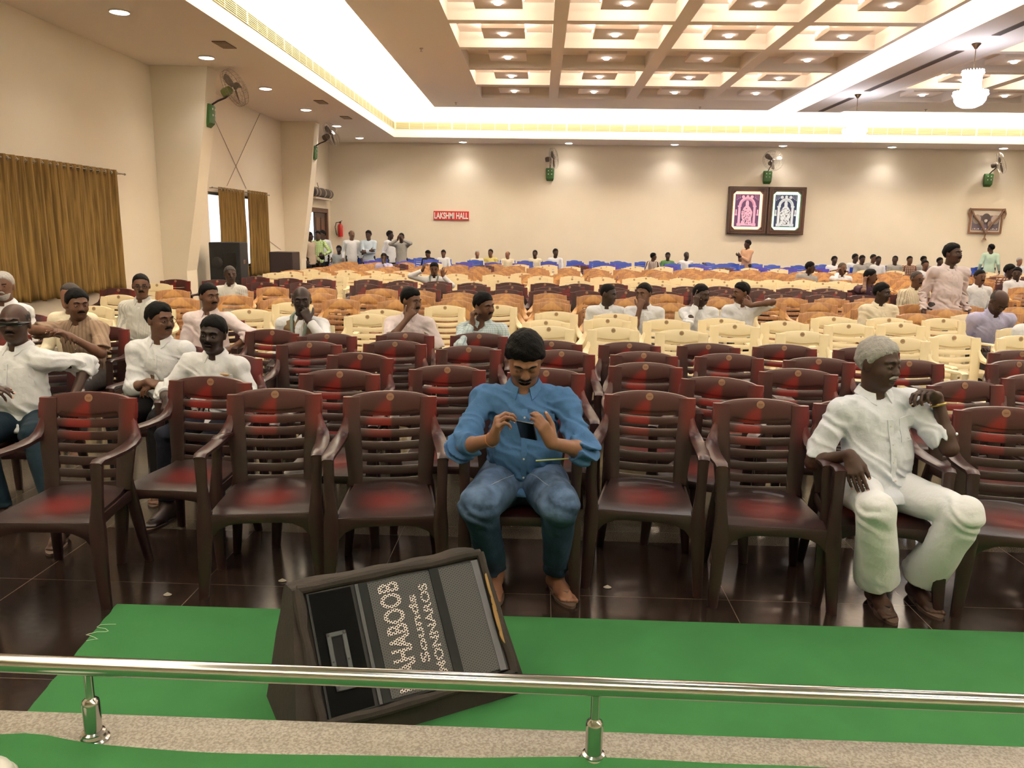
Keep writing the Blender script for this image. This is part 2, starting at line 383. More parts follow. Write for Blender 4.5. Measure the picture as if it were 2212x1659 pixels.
# ============================================================ FIGURES: smooth distance fields turned into meshes
def V(*a): return np.array(a, float)
def unit(v): v = np.asarray(v, float); return v / (np.linalg.norm(v) + 1e-12)
def cone(a, b, ra, rb, k=.02, op='u'): return ('c', V(*a), V(*b), ra, rb, k, op)
def ell(c, r, k=.02, op='u', A=None): return ('e', V(*c), V(*r), np.eye(3) if A is None else A, 0, k, op)
def pdist(q, P):
    if q[0] == 'c':
        ab = q[2] - q[1]; L = max(ab @ ab, 1e-9); t = np.clip((P - q[1]) @ ab / L, 0, 1)
        return np.linalg.norm(P - q[1] - t[:, None] * ab, axis=1) - (q[3] + t * (q[4] - q[3]))
    X = (P - q[1]) @ q[3].T; k0 = np.linalg.norm(X / q[2], axis=1); k1 = np.linalg.norm(X / q[2] ** 2, axis=1)
    return k0 * (k0 - 1) / (k1 + 1e-9)
def sdf(prims, P):
    d = np.full(len(P), 1e3)
    for q in prims:
        if q[0] == 'f': d = q[1](P, d); continue
        e = pdist(q, P); k = q[5]
        if q[6] == 'u':
            h = np.clip(.5 + .5 * (d - e) / k, 0, 1); d = d * (1 - h) + e * h - k * h * (1 - h)
        elif q[6] == 's':
            h = np.clip(.5 - .5 * (d + e) / k, 0, 1); d = d * (1 - h) - e * h + k * h * (1 - h)
    return d
def mesh_sdf(prims, h, pad=.03):
    lo = np.full(3, 1e9); hi = -lo
    for q in prims:
        if q[0] == 'f' or q[6] != 'u': continue
        if q[0] == 'c':
            for c, r in ((q[1], q[3]), (q[2], q[4])): lo = np.minimum(lo, c - r); hi = np.maximum(hi, c + r)
        else: m = q[2].max(); lo = np.minimum(lo, q[1] - m); hi = np.maximum(hi, q[1] + m)
    lo -= pad; hi += pad; B = 8
    nb = np.ceil((hi - lo) / (B * h)).astype(int); n = nb * B + 1
    ax = [lo[i] + (np.arange(nb[i]) + .5) * B * h for i in range(3)]
    C = np.stack(np.meshgrid(*ax, indexing='ij'), -1).reshape(-1, 3); dc = sdf(prims, C)
    S = np.repeat(np.repeat(np.repeat(np.where(dc < 0, -1., 1.).reshape(nb).astype(np.float32), B, 0), B, 1), B, 2)
    S = np.pad(S, ((0, 1), (0, 1), (0, 1)), mode='edge')
    act = np.nonzero(np.abs(dc) < B * h * 1.25 + .012)[0]
    off = np.stack(np.meshgrid(*[np.arange(B + 1)] * 3, indexing='ij'), -1).reshape(-1, 3)
    rb = B * h * .87
    bi = np.stack(np.unravel_index(act, nb), -1)
    # per-block culling of the parts that matter
    near = np.stack([np.full(len(act), -1e9) if q[0] == 'f' else pdist(q, C[act]) for q in prims]) if len(prims) else None
    CH = 400
    order = np.argsort(C[act] @ V(1, 37, 1369))
    for s0 in range(0, len(act), CH):
        ids = order[s0:s0 + CH]; m = near[:, ids].min(1) < rb * 2.2 + .07
        sub = [q for q, u in zip(prims, m) if u]
        idx = bi[ids][:, None, :] * B + off[None]; P = lo + idx.reshape(-1, 3) * h
        d = sdf(sub, P).astype(np.float32); I = idx.reshape(-1, 3); S[I[:, 0], I[:, 1], I[:, 2]] = d
    sg = S < 0; c = sg[:-1, :-1, :-1].astype(np.int8)
    for o in ((1, 0, 0), (0, 1, 0), (0, 0, 1), (1, 1, 0), (1, 0, 1), (0, 1, 1), (1, 1, 1)):
        c = c + sg[o[0]:n[0] - 1 + o[0], o[1]:n[1] - 1 + o[1], o[2]:n[2] - 1 + o[2]]
    cells = np.argwhere((c > 0) & (c < 8)); 
    co = np.array([(i, j, k) for i in (0, 1) for j in (0, 1) for k in (0, 1)])
    vals = np.stack([S[cells[:, 0] + o[0], cells[:, 1] + o[1], cells[:, 2] + o[2]] for o in co], 1)
    acc = np.zeros((len(cells), 3)); cnt = np.zeros(len(cells))
    for a in range(8):
        for b in range(a + 1, 8):
            if np.abs(co[a] - co[b]).sum() != 1: continue
            va, vb = vals[:, a], vals[:, b]; m = (va < 0) != (vb < 0)
            t = np.where(m, va / np.where(m, va - vb, 1), 0)[:, None]
            acc += np.where(m[:, None], co[a] + t * (co[b] - co[a]), 0); cnt += m
    vt = lo + (cells + acc / np.maximum(cnt, 1)[:, None]) * h
    idm = np.full(tuple(n - 1), -1, np.int32); idm[cells[:, 0], cells[:, 1], cells[:, 2]] = np.arange(len(cells))
    quads = []
    for axn in range(3):
        o = [0, 0, 0]; o[axn] = 1
        s0 = sg[:n[0] - o[0], :n[1] - o[1], :n[2] - o[2]]; s1 = sg[o[0]:, o[1]:, o[2]:]
        e = np.argwhere(s0 != s1); u, v = [(1, 2), (2, 0), (0, 1)][axn]
        e = e[(e[:, u] > 0) & (e[:, v] > 0) & (e[:, u] < n[u] - 1) & (e[:, v] < n[v] - 1)]
        inside = s0[e[:, 0], e[:, 1], e[:, 2]]
        du = np.zeros(3, int); du[u] = 1; dv = np.zeros(3, int); dv[v] = 1
        def g(q): return idm[q[:, 0], q[:, 1], q[:, 2]]
        q4 = np.stack([g(e), g(e - du), g(e - du - dv), g(e - dv)], 1)
        q4 = np.where(inside[:, None], q4, q4[:, ::-1]); quads.append(q4)
    Q = np.concatenate(quads); Q = Q[(Q >= 0).all(1)]
    return vt, Q
def np_mesh(name, vt, Q, m, parent=None, loc=None):
    me = bpy.data.meshes.new(name); me.vertices.add(len(vt)); me.vertices.foreach_set('co', vt.astype(np.float32).ravel())
    me.loops.add(len(Q) * 4); me.loops.foreach_set('vertex_index', Q.astype(np.int32).ravel())
    me.polygons.add(len(Q)); me.polygons.foreach_set('loop_start', np.arange(0, len(Q) * 4, 4, dtype=np.int32))
    me.polygons.foreach_set('use_smooth', np.ones(len(Q), bool)); me.update(calc_edges=True); me.validate()
    me.materials.append(m); o = bpy.data.objects.new(name, me); COL.objects.link(o)
    if parent: o.parent = parent
    return o
def rot(axis, deg):
    a = R(deg); x, y, z = unit(axis); c, s = math.cos(a), math.sin(a)
    return np.array([[c + x * x * (1 - c), x * y * (1 - c) - z * s, x * z * (1 - c) + y * s], [y * x * (1 - c) + z * s, c + y * y * (1 - c), y * z * (1 - c) - x * s], [z * x * (1 - c) - y * s, z * y * (1 - c) + x * s, c + z * z * (1 - c)]])
def nz(P, f, seed=0):
    a = P * f + seed; x, y, z = a[:, 0], a[:, 1], a[:, 2]
    return (np.sin(1.3 * x + 2.1 * np.sin(.9 * y + z) + seed) + np.sin(1.7 * y + 1.9 * np.sin(1.1 * z + x)) + np.sin(1.5 * z + 2.3 * np.sin(.8 * x - y))) / 3
def ik(a, b, l1, l2, pole):
    a, b, pole = V(*a), V(*b), V(*pole); d = b - a; L = np.linalg.norm(d)
    if L > (l1 + l2) * .995: b = a + d / L * (l1 + l2) * .995; d = b - a; L = np.linalg.norm(d)
    x = (l1 * l1 - l2 * l2 + L * L) / (2 * L); h = math.sqrt(max(l1 * l1 - x * x, 1e-6)); u = d / L
    pv = pole - a; pv = pv - u * (pv @ u); return a + u * x + unit(pv) * h, b
SKINS = {'dark': mat('dark_brown_skin', (66, 44, 34), .5, spec=.4, noise_amt=.10, nscale=25), 'mid': mat('brown_skin', (100, 68, 50), .5, spec=.4, noise_amt=.10, nscale=25),
         'tan': mat('light_brown_skin', (130, 90, 68), .5, spec=.4, noise_amt=.10, nscale=25), 'deep': mat('very_dark_skin', (52, 36, 30), .45, spec=.45, noise_amt=.10, nscale=25)}
HAIRS = {'black': mat('black_hair', (13, 11, 10), .6, spec=.12, bump=.6, bscale=180), 'grey': mat('grey_hair', (158, 154, 150), .6, spec=.2, bump=.6, bscale=180, noise_amt=.35, nscale=60), 'salt': mat('greying_hair', (66, 60, 56), .6, spec=.2, bump=.5, bscale=180, noise_amt=.3, nscale=60), 'brown': mat('hennaed_hair', (40, 27, 20), .6, spec=.15, bump=.5, bscale=180)}
M_eye = mat('eye_white', (150, 138, 128), .3); M_iris = mat('dark_iris', (24, 16, 12), .15); M_nail = mat('finger_nail', (186, 144, 124), .35)
M_lip = mat('dark_lip', (70, 36, 32), .5)
def cloth(name, rgb, **k): return mat(name, rgb, k.pop('rough', .85), bump=.45, bscale=11, bdist=.03, spec=.2, **k)
def striped(name, a, b, per, duty=.4, axis='x', check=False, c2=None):
    g = NG(name, .85, spec=.25); X, Y, Z = g.sep(); ang = g.f('MULTIPLY', g.f('ARCTAN2', X, g.f('ADD', g.f('MULTIPLY', Y, -1), .02)), .14)
    s1 = g.f('LESS_THAN', g.f('FRACT', g.f('MULTIPLY', g.f('ADD', ang, 5), 1 / per)), duty)
    c = g.mix(s1, a, b)
    if check: c = g.mix(g.f('LESS_THAN', g.f('FRACT', g.f('MULTIPLY', Z, 1 / per)), duty), c, c2 or b)
    g.color(c); return g.m
CL = {'white': cloth('white_cotton', (218, 219, 222)), 'white2': cloth('cool_white_cotton', (208, 211, 220)), 'cream': cloth('cream_cotton', (222, 212, 186)), 'pinkish': cloth('pale_pink_cotton', (214, 200, 200)),
      'denim_blue': cloth('blue_chambray', (68, 104, 146), noise_amt=.10, nscale=14), 'jeans': None, 'darkjeans': cloth('dark_teal_denim', (26, 42, 52), noise_amt=.2, nscale=9),
      'black': cloth('black_cloth', (26, 24, 24)), 'navy': cloth('navy_trousers', (30, 32, 44)), 'grey': cloth('grey_trousers', (70, 66, 64)), 'lav': cloth('lavender_cotton', (178, 176, 206)), 'lblue': cloth('light_blue_cotton', (186, 200, 214)),
      'peach': cloth('peach_cotton', (186, 148, 122)), 'beige': cloth('beige_cotton', (168, 152, 136)), 'tan': striped('tan_striped_cotton', (144, 122, 102), (128, 106, 88), .02, .4), 'green': cloth('green_cotton', (84, 124, 76)), 'mint': cloth('mint_cotton', (176, 200, 182)), 'purple': cloth('purple_cotton', (70, 48, 62)),
      'yellow': cloth('yellowish_cotton', (192, 178, 112)), 'greyshirt': cloth('grey_cotton', (150, 148, 144)), 'vest': cloth('khaki_brown_waistcoat', (128, 104, 76)),
      'stripe': striped('grey_pinstriped_cotton', (208, 206, 198), (176, 176, 172), .012, .35), 'plaid': striped('pale_blue_checked_cotton', (196, 210, 212), (150, 168, 176), .016, .14, check=True), 'creamstripe': striped('cream_striped_cotton', (216, 206, 180), (176, 160, 134), .02, .3),
      'greenplaid': striped('green_checked_cotton', (206, 222, 176), (120, 160, 84), .05, .35, check=True, c2=(164, 190, 130)), 'brownplaid': striped('brown_checked_cotton', (190, 170, 150), (110, 70, 56), .045, .45, check=True, c2=(96, 66, 56)), 'bwstripe': striped('brown_white_striped_cotton', (206, 196, 186), (84, 62, 56), .04, .5)}
_g = NG('faded_blue_denim', .85, spec=.2); _X, _Y, _Z = _g.sep(); _n = _g.noise(9, 6)
_g.color(_g.mix(_g.f('MULTIPLY', _g.ramp(_Z, .36, .60), _g.ramp(_n, .25, .75)), _g.mix(_n, (30, 46, 66), (46, 66, 88)), (104, 128, 164))); _g.bump(_g.noise(13, 5), .5, .03); CL['jeans'] = _g.m
HEADR = [ell((0, .012, .028), (.075, .093, .088), .01), ell((0, -.022, -.034), (.061, .068, .080), .03), ell((0, -.048, -.084), (.034, .032, .024), .03)]
def head_prims(fine, jowl=1.0):
    H = [ell((0, .012, .028), (.075, .093, .088), .01), ell((0, -.020, -.034), (.062 * jowl, .068, .080), .03), ell((0, -.050, -.084), (.036 * jowl, .031, .025), .03),
         cone((0, -.080, .012), (0, -.101, -.026), .008, .012, .014)]
    for s in (-1, 1): H += [ell((s * .077, .012, -.006), (.009, .019, .031), .008)]
    if fine:
        for s in (-1, 1):
            H += [ell((s * .038, -.056, -.030), (.024, .026, .024), .02), cone((s * .014, -.084, .026), (s * .046, -.072, .024), .009, .008, .012), ell((s * .031, -.089, .002), (.019, .013, .012), .012, 's'),
                  ell((s * .031, -.0745, .001), (.0165, .0125, .0115), .004), ell((s * .011, -.096, -.031), (.009, .009, .008), .006), cone((s * .020, -.084, -.0555), (0, -.0925, -.054), .004, .0055, .004), cone((s * .018, -.084, -.0645), (0, -.091, -.0655), .004, .0065, .004)]
        H += [ell((0, -.089, -.077), (.024, .010, .007), .008, 's')]
    return H
def xf(q, A, t, s=1.):
    """place a part given in head coordinates: rotate by A, scale, move"""
    if q[0] == 'c': return ('c', A @ q[1] * s + t, A @ q[2] * s + t, q[3] * s, q[4] * s, q[5], q[6])
    return ('e', A @ q[1] * s + t, q[2] * s, q[3] @ A.T, 0, q[5], q[6])
def hair_prims(style, A, t, s, seed):
    vol = {'full': .014, 'short': .009, 'crop': .006, 'bald': .006, 'thin': .006, 'bushy': .022}[style]
    q = ell((0, .014, .030), (.075 + vol * .85, .094 + vol * .8, .088 + vol), .01)
    ys = [-.11, -.07, -.045, -.02, .0, .02, .05, .11]
    zs = {'full': [.074, .062, .046, .020, -.012, .02, -.045, -.075], 'short': [.078, .066, .050, .022, -.008, .025, -.04, -.07], 'crop': [.085, .074, .058, .03, .0, .03, -.035, -.065],
          'bushy': [.060, .052, .04, .01, -.02, .01, -.05, -.08], 'thin': [.105, .100, .070, .030, .0, .03, -.035, -.065], 'bald': [.2, .2, .2, .030, -.01, .02, -.035, -.07]}[style]
    def cut(P, d):
        L = (P - t) @ A / s
        zf = np.interp(L[:, 1], ys, zs) + .005 * nz(L, 90, seed); d = d + vol * .85 * s * np.exp(-np.clip(L[:, 2] - zf, 0, 1) / .016)
        d = np.maximum(d, (zf - L[:, 2]) * .75 * s)
        if style == 'bald': d = np.maximum(d, (L[:, 2] - .055 - np.clip(L[:, 1], 0, .1) * .2) * .75 * s)
        return d + .0022 * s * nz(L, 120, seed + 2) + (.004 * s * nz(L, 38, seed) if style in ('full', 'bushy') else 0)
    return [xf(q, A, t, s), ('f', cut)]
def hand_prims(W, d, n, right, curl=(20, 25, 28, 30), thumb=(.6, .8, .3), s=1., spread=1.):
    d = unit(d); n = np.asarray(n, float); n = unit(n - d * (n @ d)); l = np.cross(d, n) if right else np.cross(n, d); out = []; tips = []
    out.append(cone(W, W + d * .03 * s, .024 * s, .022 * s, .012))
    for lat, L, fl, r, c in ((.030, .088, (.040, .026, .020), .0092, curl[0]), (.010, .092, (.044, .029, .021), .0094, curl[1]), (-.011, .088, (.040, .027, .020), .0090, curl[2]), (-.031, .080, (.032, .021, .018), .0080, curl[3])):
        k = W + (d * L + l * lat * spread) * s
        out.append(cone(W + (d * .012 + l * lat * .45) * s, k, .014 * s, .0125 * s, .012)); q = k; dd = unit(d + l * lat * 1.6 * spread); ang = 0
        for i, sg in enumerate(fl):
            ang += c * (1.0, 1.25, .8)[i]; v = dd * math.cos(R(ang)) + n * math.sin(R(ang)); e = q + v * sg * s
            out.append(cone(q, e, r * (1 - .07 * i) * s, r * (.93 - .07 * i) * s, .003)); q = e
        tips.append((q, v, r))
    b = W + (d * .022 + l * .022 + n * .006) * s; t1 = unit(d * thumb[0] + l * thumb[1] + n * thumb[2]); k1 = b + t1 * .046 * s
    t2 = unit(d * (thumb[0] + .4) + l * (thumb[1] - .35) + n * (thumb[2] + .1)); k2 = k1 + t2 * .033 * s; t3 = unit(t2 + n * .2); k3 = k2 + t3 * .024 * s
    out += [cone(b, k1, .018 * s, .0125 * s, .012), cone(k1, k2, .0115 * s, .0105 * s, .004), cone(k2, k3, .0105 * s, .0085 * s, .004)]; tips.append((k3, t3, .0095))
    return out, tips, (d, n, l)
NP = [0]
def person(label, loc, face=0, sit=True, s=.97, lean=0, roll=0, twist=0, hz=None, skin='dark', hair='black', style='short', shirt='white', sleeve='long', trouser='grey', head=(0, 0, 0), hands=None, knees=None, feet=None,
           g=1.0, h=.014, must=None, glasses=False, h_head=None, group=None, fold=.0, untucked=True, jowl=1.0, vneck=0, hemdrop=0, wide=0, scarf=None, vest=False, beard=False, shoe=None, nofeet=False, headoff=(0, 0, 0), beltless=True, sw=1.0, toe=None, lgs=1.0, handz=None, closed=False):
    """figure built at loc (floor point below the hips), facing -Y turned by face degrees"""
    fine = h < .0095; NP[0] += 1; seed = NP[0] * 1.7
    hz = hz if hz is not None else (.495 if sit else .855 * s)
    up = rot((0, 1, 0), roll) @ rot((1, 0, 0), lean) @ V(0, 0, 1)
    A = rot(up, twist); side = A @ rot((0, 1, 0), roll) @ V(1, 0, 0); side = unit(side - up * (side @ up)); fr = np.cross(up, side) * -1
    if fr[1] > 0 and abs(twist) < 90: fr = -fr
    Hc = V(0, 0, hz)
    def T(t, sx=0, f=0): return Hc + up * t * s + side * sx * s + fr * f * s
    N = T(.475, 0, -.012); Sh = {1: T(.405, .170 * sw), -1: T(.405, -.170 * sw)}
    Ah = rot((0, 0, 1), head[0]) @ rot((1, 0, 0), head[1]) @ rot((0, 1, 0), head[2])
    hc = N + (up * .10 + V(0, 0, .045) + Ah @ V(0, -.022, .0)) * s + V(*headoff)
    AT = np.stack([side, -fr, up])    # rows: local axes
    B = []; k_ = .05
    B += [ell(T(.02, 0, .0), V(.140 * g, .098 * g, .105) * s, k_, 'u', AT), ell(T(.16, 0, .012 * g), V(.130 * g, .095 * g, .12) * s, k_, 'u', AT), ell(T(.30), V(.138, .090, .12) * s, k_, 'u', AT)]
    B += [cone(Sh[-1] * .88 + Sh[1] * .12, Sh[1] * .88 + Sh[-1] * .12, .040 * s, .040 * s, .04)]
    for q in (-1, 1): B += [cone(T(.448, q * .03, -.012), Sh[q], .026 * s, .036 * s, .03)]
    neck = cone(hc + Ah @ V(0, .018, -.050) * s, N - up * .03 * s, .052 * s * (1 + .5 * (jowl - 1)), .058 * s, .03)
    Hh = [xf(q, Ah, hc, s) for q in head_prims(fine, jowl)]
    # arms
    hands = hands or {}; arms = []; HT = {}; EL = {}; FR = {}
    skinp = []
    for q in (-1, 1):
        hd = hands.get('R' if q < 0 else 'L', {})
        w_ = hd.get('w', (q * .17, -.30, hz + .10) if sit else (q * .26, -.06, hz - .06))
        pole = hd.get('pole', (q * .32, .4, .5) if sit else (q * .28, .7, .7)); e, w_ = ik(Sh[q], w_, .275 * s, .245 * s, pole); EL[q] = e; HT[q] = w_
        B += [cone(Sh[q], e, .042 * s, .038 * s, .03)]; skinp += [cone(e, w_, .036 * s, .026 * s, .015), ell(e * .72 + w_ * .28, V(.038, .038, .038) * s, .02)]
        fd = unit(w_ - e); d = hd.get('d', fd); n = hd.get('n', (0, .2, -1) if sit else (-q, 0, 0))
        ph, tips, FR[q] = hand_prims(w_, d, n, q < 0, hd.get('curl', (22, 26, 30, 34)), hd.get('thumb', (.6, .8, .3)), s, hd.get('spread', 1.)); skinp += ph; FR[(q, 't')] = tips
    # legs
    lg = []; K = {}; Fk = {}
    for i, q in enumerate((-1, 1)):
        hp = Hc + V(q * .085 * s, 0, 0)
        if sit: kn = V(*knees[i]) if knees else V(q * .13, -.40, .49); ft = V(*feet[i]) if feet else V(q * .12, -.42, .085)
        else: kn = V(*knees[i]) if knees else V(q * .095, -.02, .46 * s); ft = V(*feet[i]) if feet else V(q * .10, .01, .08)
        K[q] = kn; Fk[q] = ft
        B += [cone(hp, kn, .082 * s * min(g, 1.1), .053 * s, .04), cone(kn, ft, .052 * s, .033 * s, .02), ell(kn * .68 + ft * .32 + V(0, .012, 0), V(.054, .056, .09) * s, .03)]
        td = V(*((toe or {}).get(q, (q * .25, -1, 0)))); td = unit(td); sd = np.cross(td, V(0, 0, 1)) * -1
        gz = ft[2]; heel = V(ft[0], ft[1], 0) - td * .035
        B += [cone(heel + V(0, 0, .034), ft, .030 * s, .034 * s, .02), cone(heel + V(0, 0, .032), heel + td * .13 + V(0, 0, .028), .029, .026, .02), cone(ft + V(0, 0, -.01), heel + td * .15 + V(0, 0, .026), .030, .022, .03), cone(heel + td * .12 + V(0, 0, .028), heel + td * .16 + V(0, 0, .024), .036, .030, .02)]
        if fine:
            for m_, (lt, ln, rr) in enumerate(((-.030, .058, .0125), (-.012, .052, .0095), (.003, .046, .009), (.017, .038, .0085), (.030, .028, .008))):
                o = heel + td * .165 + sd * (lt * -q) + V(0, 0, .022); B += [cone(o, o + td * ln * .75 + V(0, 0, -.004), rr, rr * .95, .004)]
        Fk[(q, 'td')] = td; Fk[(q, 'heel')] = heel; Fk[(q, 'sd')] = sd
    B += skinp + [neck] + Hh
    if h_head is None: h_head = h
    vt, Q = mesh_sdf(B, h)
    body = np_mesh('person', vt, Q, SKINS[skin]); root = body
    root.location = loc; root.rotation_euler = (0, 0, R(face)); tag(root, label, 'person', group)
    # shirt
    pu = .014 * s
    def folds(P, d):
        if not fold: return d
        a = nz(P * V(1, 1, 1.6), 13, seed); b = nz(P * V(1.2, 1.2, .8), 34, seed + 3)
        w = np.sin((P[:, 2] * 1.0 + P[:, 0] * .5 + .02 * a) * 95 + 3 * a)
        near = np.zeros(len(P))
        for q in (-1, 1): near = np.maximum(near, np.exp(-(np.linalg.norm(P - EL[q], axis=1) / .10) ** 2)); near = np.maximum(near, .5 * np.exp(-(np.linalg.norm(P - Sh[q] + up * .07, axis=1) / .08) ** 2))
        near = np.maximum(near, .8 * np.exp(-((P - T(.05)) @ up / .07) ** 2))
        rd = 1 - 2 * np.abs(np.sin((P @ V(.8, .3, 1.0) + .03 * a) * 30 + 2.2 * a)); return d + fold * (.0045 * a + .0030 * b + .0060 * w * near - .0045 * rd * (.35 + near))
    Sp = [ell(T(.02, 0, .0), V(.160 * g, .124 * g, .13) * s, k_, 'u', AT), ell(T(.16, 0, .014 * g), V(.154 * g, .120 * g, .15) * s, .06, 'u', AT), ell(T(.31, 0, .002), V(.164, .120, .15) * s, .06, 'u', AT),
          cone(Sh[-1] * .92 + Sh[1] * .08, Sh[1] * .92 + Sh[-1] * .08, .058 * s, .058 * s, .05)]
    if untucked:
        if sit: Sp += [ell(T(.005 - hemdrop * .5, 0, .045), V(.172 * g, .150 * g, .066 + hemdrop * .5) * s, .04, 'u', AT)]
        else:
            Sp += [ell(T(-.08), V(.176 * g, .138 * g, .20) * s, .05, 'u', AT)]
            def hem(P, d):
                z = (P - T(-.15)) @ up; rr = np.abs((P - T(0)) @ side); return np.where((z < .04) & (rr < .185 * g), np.maximum(d, -z), d)
            Sp.append(('f', hem))
    for q in (-1, 1):
        Sp += [cone(T(.445, q * .045, -.014), Sh[q], .042 * s, .056 * s, .04)]
        e, w_ = EL[q], HT[q]
        if sleeve == 'short':
            m = Sh[q] + (e - Sh[q]) * .86; Sp += [cone(Sh[q], m, .057 * s, .066 * s, .03)]
        elif sleeve == 'rolled':
            m = e + (w_ - e) * .34; Sp += [cone(Sh[q], e, .058 * s, .062 * s, .03), cone(e, m, .064 * s, .054 * s, .02)]
            c0 = e + (w_ - e) * .22; Sp += [cone(c0, m, .055 * s, .057 * s, .004)]
        elif sleeve == 'none': pass
        else:
            m = e + (w_ - e) * .88; Sp += [cone(Sh[q], e, .056 * s, .052 * s, .03), cone(e, m, .050 * s, .038 * s, .02), cone(e + (w_ - e) * .72, m, .036 * s, .039 * s, .004)]
        # cut the sleeve square at its end
        ax = unit(m - (Sh[q] if sleeve == 'short' else e)) if sleeve != 'none' else V(0, 0, 1)
        if sleeve != 'none':
            def cutf(P, d, m=m, ax=ax):
                near = (np.linalg.norm(P - m, axis=1) < .15 * s); pl = (P - m) @ ax - .004
                return np.where(near & (pl > -.05) & (np.linalg.norm((P - m) - ((P - m) @ ax)[:, None] * ax, axis=1) < .115 * s), np.maximum(d, pl), d)
            Sp.append(('f', cutf))
    if fold: Sp.append(('f', folds))
    if sit: Sp.append(('f', lambda P, d: np.maximum(d, np.where(P[:, 1] < .02, hz - .02, hz - .06) - P[:, 2])))
    Sp.append(cone(hc + V(0, 0, -.03), N - up * .012 * s, .050 * s, .058 * s, .01, 's'))
    vd = .05 + vneck
    Sp.append(cone(T(.50, 0, .07), T(.475 - vd, 0, .135), .036 * s, .010 * s, .012, 's'))
    vt, Q = mesh_sdf(Sp, h); sh = np_mesh('shirt', vt, Q, CL[shirt], root)
    def surf(p0, dr, F=Sp):
        p = V(*p0)[None]; dr = unit(dr)
        for _ in range(60):
            dd = sdf(F, p)[0]
            if abs(dd) < .0008: break
            p = p + dr * dd * .8
            if np.linalg.norm(p[0] - V(*p0)) > .6: return None
        return p[0]
    # trousers
    Tp = [ell(T(-.01), V(.150 * g, .112 * g, .12) * s, k_, 'u', AT)]
    for q in (-1, 1):
        hp = Hc + V(q * .085 * s, 0, 0); kn, ft = K[q], Fk[q]; r3 = .055 + wide; m = kn + (ft - kn) * (.90 if not wide else .86)
        Tp += [cone(hp, kn, .094 * s * min(g, 1.12) * lgs, .070 * s * lgs, .04), cone(kn, m, (.066 * lgs + wide * .25) * s, r3 * s * (1 + (lgs - 1) * .4), .02)]
        ax = unit(m - kn)
        def cutf(P, d, m=m, ax=ax): 
            pl = (P - m) @ ax; rr = np.linalg.norm((P - m) - pl[:, None] * ax, axis=1)
            return np.where((pl > -.04) & (rr < .2), np.maximum(d, pl - .004), d)
        Tp.append(('f', cutf))
        if fine: Tp.append(cone(m - ax * .07, m + ax * .06, .02, (r3 - .012) * s, .004, 's'))
    if fold:
        def tf(P, d):
            a = nz(P, 15, seed + 5); w = np.sin(P[:, 2] * 80 + P[:, 0] * 30 + 4 * a); nr = np.zeros(len(P))
            for q in (-1, 1): nr = np.maximum(nr, np.exp(-(np.linalg.norm(P - K[q], axis=1) / .09) ** 2)); nr = np.maximum(nr, .8 * np.exp(-(np.linalg.norm(P - Fk[q], axis=1) / .10) ** 2))
            nr = np.maximum(nr, .8 * np.exp(-(np.linalg.norm(P - Hc, axis=1) / .14) ** 2))
            return d + fold * (.003 * a + .0045 * w * nr)
        Tp.append(('f', tf))
    vt, Q = mesh_sdf(Tp, h); tr = np_mesh('trousers', vt, Q, CL[trouser], root)
    # hair
    if style != 'none':
        vt, Q = mesh_sdf(hair_prims(style, Ah, hc, s, seed), min(h, .009) if fine else h * .7); np_mesh('hair', vt, Q, HAIRS[hair], root)
    def HP(x, y, z): return Vector(Ah @ V(x, y, z) * s + hc)
    if must:
        rr = .0068 if fine else .009
        mb = MB(); mb.tube([HP(-.028, -.084, -.054), HP(-.014, -.094, -.046), HP(0, -.0975, -.043), HP(.014, -.094, -.046), HP(.028, -.084, -.054)], [.003, rr, rr * 1.0, rr, .003], 8); mb.build('moustache', HAIRS[must], root)
    if fine:
        for q in (-1, 1):
            MB().tube([HP(q * .012, -.0905, .024), HP(q * .030, -.088, .030), HP(q * .049, -.076, .026)], [.003, .0042, .002], 8).build('eyebrow', HAIRS['black' if hair != 'grey' else 'salt'], root)
            if not closed:
                Mx = Matrix.Translation(HP(q * .031, -.0785, .0005)) @ Matrix([list(r_) for r_ in (Ah @ np.diag([1, 1, 1]))]).to_4x4()
                e_ = MB(); n_ = 12
                e_.lathe([(.0001, -.0085), (.006, -.006), (.0088, 0), (.006, .006), (.0001, .0078)], n_, Mx @ Matrix.Rotation(R(90), 4, 'X') @ Matrix.Diagonal((1.35, .55, 1, 1)))
                eo = e_.build('eye', M_eye, root, smooth=90)
                MB().lathe([(.0047, .0050), (.0040, .0076), (.0001, .0084)], 12, Mx @ Matrix.Rotation(R(90), 4, 'X')).build('iris', M_iris, eo)
        MB().tube([HP(-.021, -.0845, -.0595), HP(-.010, -.0935, -.0585), HP(0, -.0955, -.0595), HP(.010, -.0935, -.0585), HP(.021, -.0845, -.0595)], [.0015, .0042, .0048, .0042, .0015], 8).build('lips', M_lip, root)
    if beard:
        bp = [xf(ell((0, -.052, -.084), (.037, .031, .025), .02), Ah, hc, s), xf(ell((0, -.022, -.036), (.0635, .0695, .0815), .03), Ah, hc, s)]
        def bc(P, d):
            L = (P - hc) @ Ah / s; d = np.maximum(d, (L[:, 2] + .072 - .35 * np.abs(L[:, 0])) * .8 * s); return np.maximum(d, (L[:, 1] + .035) * s)
        vt, Q = mesh_sdf(bp + [('f', bc)], min(h, .006)); np_mesh('beard', vt, Q, HAIRS[beard], root)
    if not fine and h < .0125:
        for q in (-1, 1):
            MB().tube([HP(q * .014, -.0905, .022), HP(q * .046, -.080, .024)], .0042, 6).build('eyebrow', HAIRS['black'], root)
            MB().lathe([(.001, -.004), (.011, 0), (.001, .004)], 8, Matrix.Translation(HP(q * .031, -.0845, .002)) @ Matrix.Diagonal((1, .5, 1, 1))).build('eye', M_iris, root)
